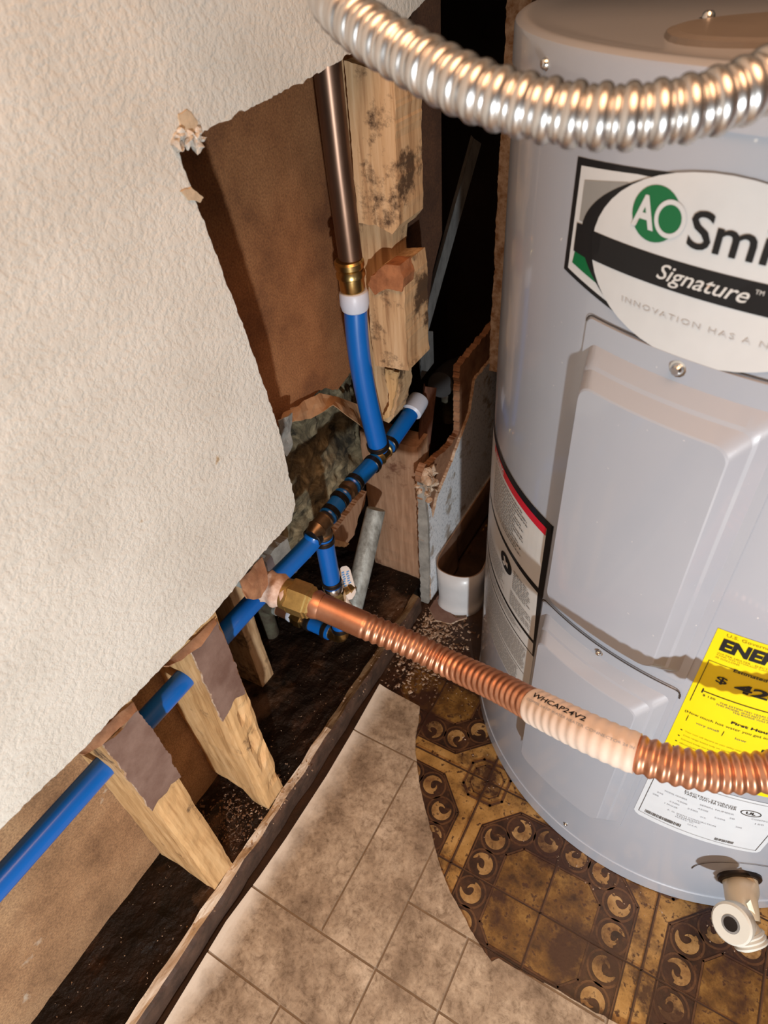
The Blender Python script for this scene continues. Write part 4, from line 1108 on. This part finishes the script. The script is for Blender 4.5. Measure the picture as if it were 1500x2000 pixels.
# steel flexible conduit close to the camera
cpath = catmull([Vector((.030, .36, 1.10)), Vector((.070, .352, 1.02))] + [D(*p) for p in [(610, -80, .345), (655, 5, .325), (735, 72, .305), (830, 128, .290), (930, 178, .276), (1030, 208, .268), (1130, 226, .262), (1240, 228, .256), (1350, 212, .252), (1450, 180, .250), (1560, 130, .250)]] + [Vector(q) for q in ((.400, .358, .906), (.440, .395, .922), (.480, .455, .930), (.500, .515, .915), (.503, .545, .888))], 24)
cpath = resample(cpath, .0006)
def srad(i):
    s = i * .0006; ph = (s % .0107) / .0107
    big = max(0, 1 - ((ph - .30) / .33) ** 2) ** .5; sml = .60 * max(0, 1 - ((ph - .82) / .19) ** 2) ** .5
    return .0096 + .0029 * max(big, sml)
o = sweep('steel_flex_conduit', cpath, srad, M['steel'], seg=36); tag(o, 'shiny corrugated steel flexible conduit looping across the top of the view', 'conduit')

# ================================================================== right of the corner
# lower wallboard remnant: back layer with paper, front textured layer
bl2 = [(.682, -.0), (.676, .315), (.69, .322), (.70, .312), (.741, .305), (.780, .295), (.814, .302), (.812, .426), (.854, .428), (.962, .432), (1.28, .50), (1.28, 0)]
struct(slab('wall_corner', jag(bl2, .005, .0016, edges={0, 1, 2, 3, 4, 5, 6, 7, 8}, seed=14), 0, .004, .0150, M['brownpaper'], m_edge=M['brownpaper']), 'broken lower wallboard beyond the corner with torn brown core')
fl2 = [(.686, 0), (.683, .285), (.690, .24), (.702, .20), (.722, .235), (.770, .262), (.817, .297), (.847, .3225), (.862, .3754), (.9265, .3764), (1.28, .45), (1.28, 0)]
struct(slab('wall_corner_face', jag(fl2, .005, .0012, edges={0, 1, 2, 3, 4, 5, 6, 7, 8}, seed=15), 0, .0150, .0200, M['wallw'], m_edge=M['gypsum']), 'white textured face of the broken wallboard')
ep = [(-.002, 0), (.0135, 0), (.0165, .10), (.0165, .22), (.010, .29), (.001, .295), (-.002, .15)]
pj = jag([Vector(p) for p in ep], .006, .0008, seed=31); n = len(pj)
o = mesh('trim_1', [Vector((p[0] + .006, .676, p[1])) for p in pj] + [Vector((p[0] + .006, .682, p[1])) for p in pj], [tuple(range(n)), tuple(range(n, 2 * n))] + [(i, (i + 1) % n, n + (i + 1) % n, n + i) for i in range(n)], M['scrap']); struct(o)
# crumbled gypsum clumps
def clump(name, pts, m, label, cat, seed=0):
    bm = bmesh.new(); rr = random.Random(seed)
    for c, r in pts:
        res = bmesh.ops.create_icosphere(bm, subdivisions=2, radius=r, matrix=Matrix.Translation(c))
        for v in res['verts']: v.co += noise.noise_vector(v.co * 120) * r * .9
    o = frombm(name, bm, m); return tag(o, label, cat, kind=None)
rr = random.Random(2)
clump('gypsum_crumbs', [(Vector((.012 + rr.uniform(-.006, .012), .679 + rr.uniform(-.004, .03), .285 + rr.uniform(-.028, .030))), rr.uniform(.004, .0075)) for k in range(34)], M['gypsum'], 'crumbled gypsum at the broken top of the corner wallboard', 'rubble', 1)
bpy.data.objects['gypsum_crumbs']['kind'] = 'stuff'
# steel angle, rusty bar, black elbow and old stub in the dark gap
def angle_bar(name, a, b, wv, tv, th, m, label, tipcut=0):
    a = Vector(a); b = Vector(b); root = empty(name, b); tag(root, label, 'steel bar')
    t = (b - a).normalized()
    def plate(pn, w1, nrm):
        w1 = Vector(w1); nrm = Vector(nrm).normalized() * th
        vs = [a, a + w1, b + w1 - t * tipcut, b]; vs = vs + [v + nrm for v in vs]
        return mesh(pn, vs, [(0, 1, 2, 3), (4, 5, 6, 7), (0, 1, 5, 4), (1, 2, 6, 5), (2, 3, 7, 6), (3, 0, 4, 7)], m, root)
    plate('flange', wv, tv); plate('flange', tv, wv)
    settle(root); return root
A0 = W(938, 240, 0, -.005); A1 = W(833, 640, 0, -.030); A2 = W(828, 742, 0, -.034)
wv = W(852, 640, 0, -.030) - A1
angle_bar('steel_angle', W(925, 270, 0, -.010), W(818, 655, 0, -.034), (W(845, 640, 0, -.034) - W(815, 640, 0, -.034)) * .55, Vector((-.010, .014, 0)), .0015, M['angle'], 'long dark steel angle leaning behind the broken post')
angle_bar('steel_angle', W(818, 645, 0, -.038), W(822, 742, 0, -.038), (W(845, 700, 0, -.038) - W(818, 700, 0, -.038)), Vector((-.008, .010, 0)), .0015, M['angle'], 'short bent dark steel end hanging above the pipe collar', tipcut=.03)
angle_bar('rusty_bar', W(830, 755, 0, -.012), W(812, 918, 0, -.006), (W(850, 840, 0, -.01) - W(828, 840, 0, -.01)), Vector((-.006, .008, 0)), .0015, M['rust'], 'short rusty flat bar beside the white pipe collar')
bp_ = empty('black_elbow', W(868, 745, 0, -.05)); tag(bp_, 'black drain elbow with a green stub in the dark gap', 'pipe fitting')
sweep('elbow', catmull([W(900, 720, 0, -.05), W(880, 730, 0, -.045), W(860, 752, 0, -.035)], 8), .022, M['blackpipe'], bp_, seg=20)
sweep('stub', [W(874, 765, 0, -.05), W(877, 820, 0, -.05)], .012, M['verdigris'], bp_, seg=16)
settle(bp_)
# peeled cove base curling out from the wall
cb = empty('cove_base', (.06, .70, 0)); tag(cb, 'peeled white cove base curled into a loop between the wall and the heater', 'cove base')
ctop = catmull([(.0225, 1.02, .106), (.0225, .92, .102), (.0225, .80, .100), (.0230, .735, .100), (.0255, .704, .100), (.035, .685, .1), (.0535, .6785, .1), (.075, .6800, .1), (.0931, .6876, .1), (.1040, .700, .1), (.108, .718, .1), (.103, .76, .1), (.098, .82, .1), (.096, .90, .1)], 8)
vs = []; n = len(ctop)
for k, (hz, out) in enumerate([(.1, 0), (.06, .001), (.025, .002), (.010, .004), (.002, .010)]):
    for i, p in enumerate(ctop):
        a = ctop[max(0, i - 1)]; b = ctop[min(n - 1, i + 1)]; t = (b - a); nv = Vector((t.y, -t.x, 0)).normalized()
        # outward is away from the loop centre
        if nv.dot(Vector((p.x - .065, p.y - .75, 0))) < 0: nv = -nv
        x = p + nv * (out if p.x > .03 else 0); h = hz + (p.z - .1 if k == 0 else 0)
        # narrower at the foot where the strip was folded in
        c = Vector((.078, .70, 0)); x = Vector((x.x, x.y, h)); tt = (1 - hz / .1); 
        if p.y < .78: x = x + (Vector((c.x, x.y + .004, h)) - x) * .16 * tt
        vs.append(x)
fs = []
for k in range(4):
    for i in range(n - 1): fs.append((k * n + i, k * n + i + 1, (k + 1) * n + i + 1, (k + 1) * n + i))
o = mesh('strip', vs, fs, [M['cove'], M['cove_in'], M['cove_edge']], cb, smooth=True)
# decide which side is outward so the back of the strip shows brown
md = o.modifiers.new('t', 'SOLIDIFY'); md.thickness = .0022; md.offset = -1; md.material_offset = 1; md.material_offset_rim = 2
f0 = min(o.data.polygons, key=lambda p: p.center.y)
if f0.normal.y > 0:
    o.data.flip_normals()
settle(cb)
pl = [tuple(W(u, v, 2, .004).xy) for u, v in [(838, 1190), (855, 1165), (862, 1160), (878, 1196), (890, 1208), (912, 1206), (880, 1219), (850, 1212)]]
o = slab('vinyl_scrap', jag([Vector(p) for p in pl], .006, .0008, seed=3), 2, .002, .006, M['paint_remnant'], m_edge=M['gypsum']); tag(o, 'small curled scrap of flooring at the foot of the peeled cove base', 'flooring scrap')

# ---- debris (uncountable): chips of gypsum and rot
def chips(name, n, region, z, m, label, smin, smax, seed):
    rr = random.Random(seed); vs = []; fs = []
    for k in range(n):
        x, y = region(rr); s = rr.uniform(smin, smax) * rr.uniform(.5, 1); c = Vector((x, y, z + s * .35)); b = len(vs)
        axs = Matrix.Rotation(rr.uniform(0, 6.3), 3, 'Z') @ Matrix.Rotation(rr.uniform(-.6, .6), 3, 'X')
        e = Vector((s * rr.uniform(.6, 1.6), s * rr.uniform(.4, .9), s * .3))
        for q in ((-1, -1, -1), (1, -.7, -1), (.8, 1, -1), (-.9, .8, -1), (-.6, -.8, 1), (.9, -.5, 1), (.5, .8, 1), (-.7, .6, 1)):
            vs.append(c + axs @ Vector((q[0] * e.x, q[1] * e.y, q[2] * e.z)) * .5)
        for f in ((0, 3, 2, 1), (4, 5, 6, 7), (0, 1, 5, 4), (1, 2, 6, 5), (2, 3, 7, 6), (3, 0, 4, 7)): fs.append(tuple(b + i for i in f))
    o = mesh(name, vs, fs, m, recalc=False); return tag(o, label, 'debris', kind='stuff')
def g2(mx, sx_, my, sy_, x0=-9, x1=9, y0=-9, y1=9):
    def f(rr):
        while True:
            x, y = rr.gauss(mx, sx_), rr.gauss(my, sy_)
            if x0 < x < x1 and y0 < y < y1 and (Vector((x, y)) - Vector((TX, TY))).length > TR + .003: return x, y
    return f
chips('debris_crumbs', 750, g2(.05, .030, .61, .055, .020, .16, .488, .675), .0015, M['chips'], 'pale crumbs of wallboard on the floor in the corner before the cove base', .0015, .0075, 1)
chips('debris_crumbs', 500, g2(.06, .04, .58, .06, .020, .2, .488, .68), .0015, M['chips_dark'], 'dark brown crumbs on the floor in the corner before the cove base', .0015, .006, 2)
chips('debris_crumbs', 260, lambda rr: (rr.uniform(-.09, -.004), rr.uniform(-.1, .69)), .0385, M['chips'], 'fine pale specks scattered along the black sill plate', .0006, .0022, 3)
chips('debris_crumbs', 420, g2(-.035, .03, .175, .03, -.095, -.003, .145, .215), .0385, M['chips_dark'], 'brown rot crumbs on the sill between the two low studs', .001, .005, 4)
chips('debris_crumbs', 130, g2(-.01, .02, .235, .03, -.09, .016, .15, .30), .040, M['chips'], 'light wood splinters round the foot of the second stud', .001, .005, 5)
chips('debris_crumbs', 110, lambda rr: (lambda a, r: (TX + r * math.sin(a), TY - r * math.cos(a)))(rr.uniform(-1.2, .5), TR + .004 + abs(rr.gauss(0, .03))), .0015, M['chips'], 'white specks scattered on the old linoleum around the heater', .0008, .0028, 6)
chips('debris_crumbs', 90, lambda rr: (rr.uniform(.001, .024), rr.uniform(.05, .60)), .040, M['chips'], 'pale flakes lying along the strip of leftover wallboard', .001, .004, 7)
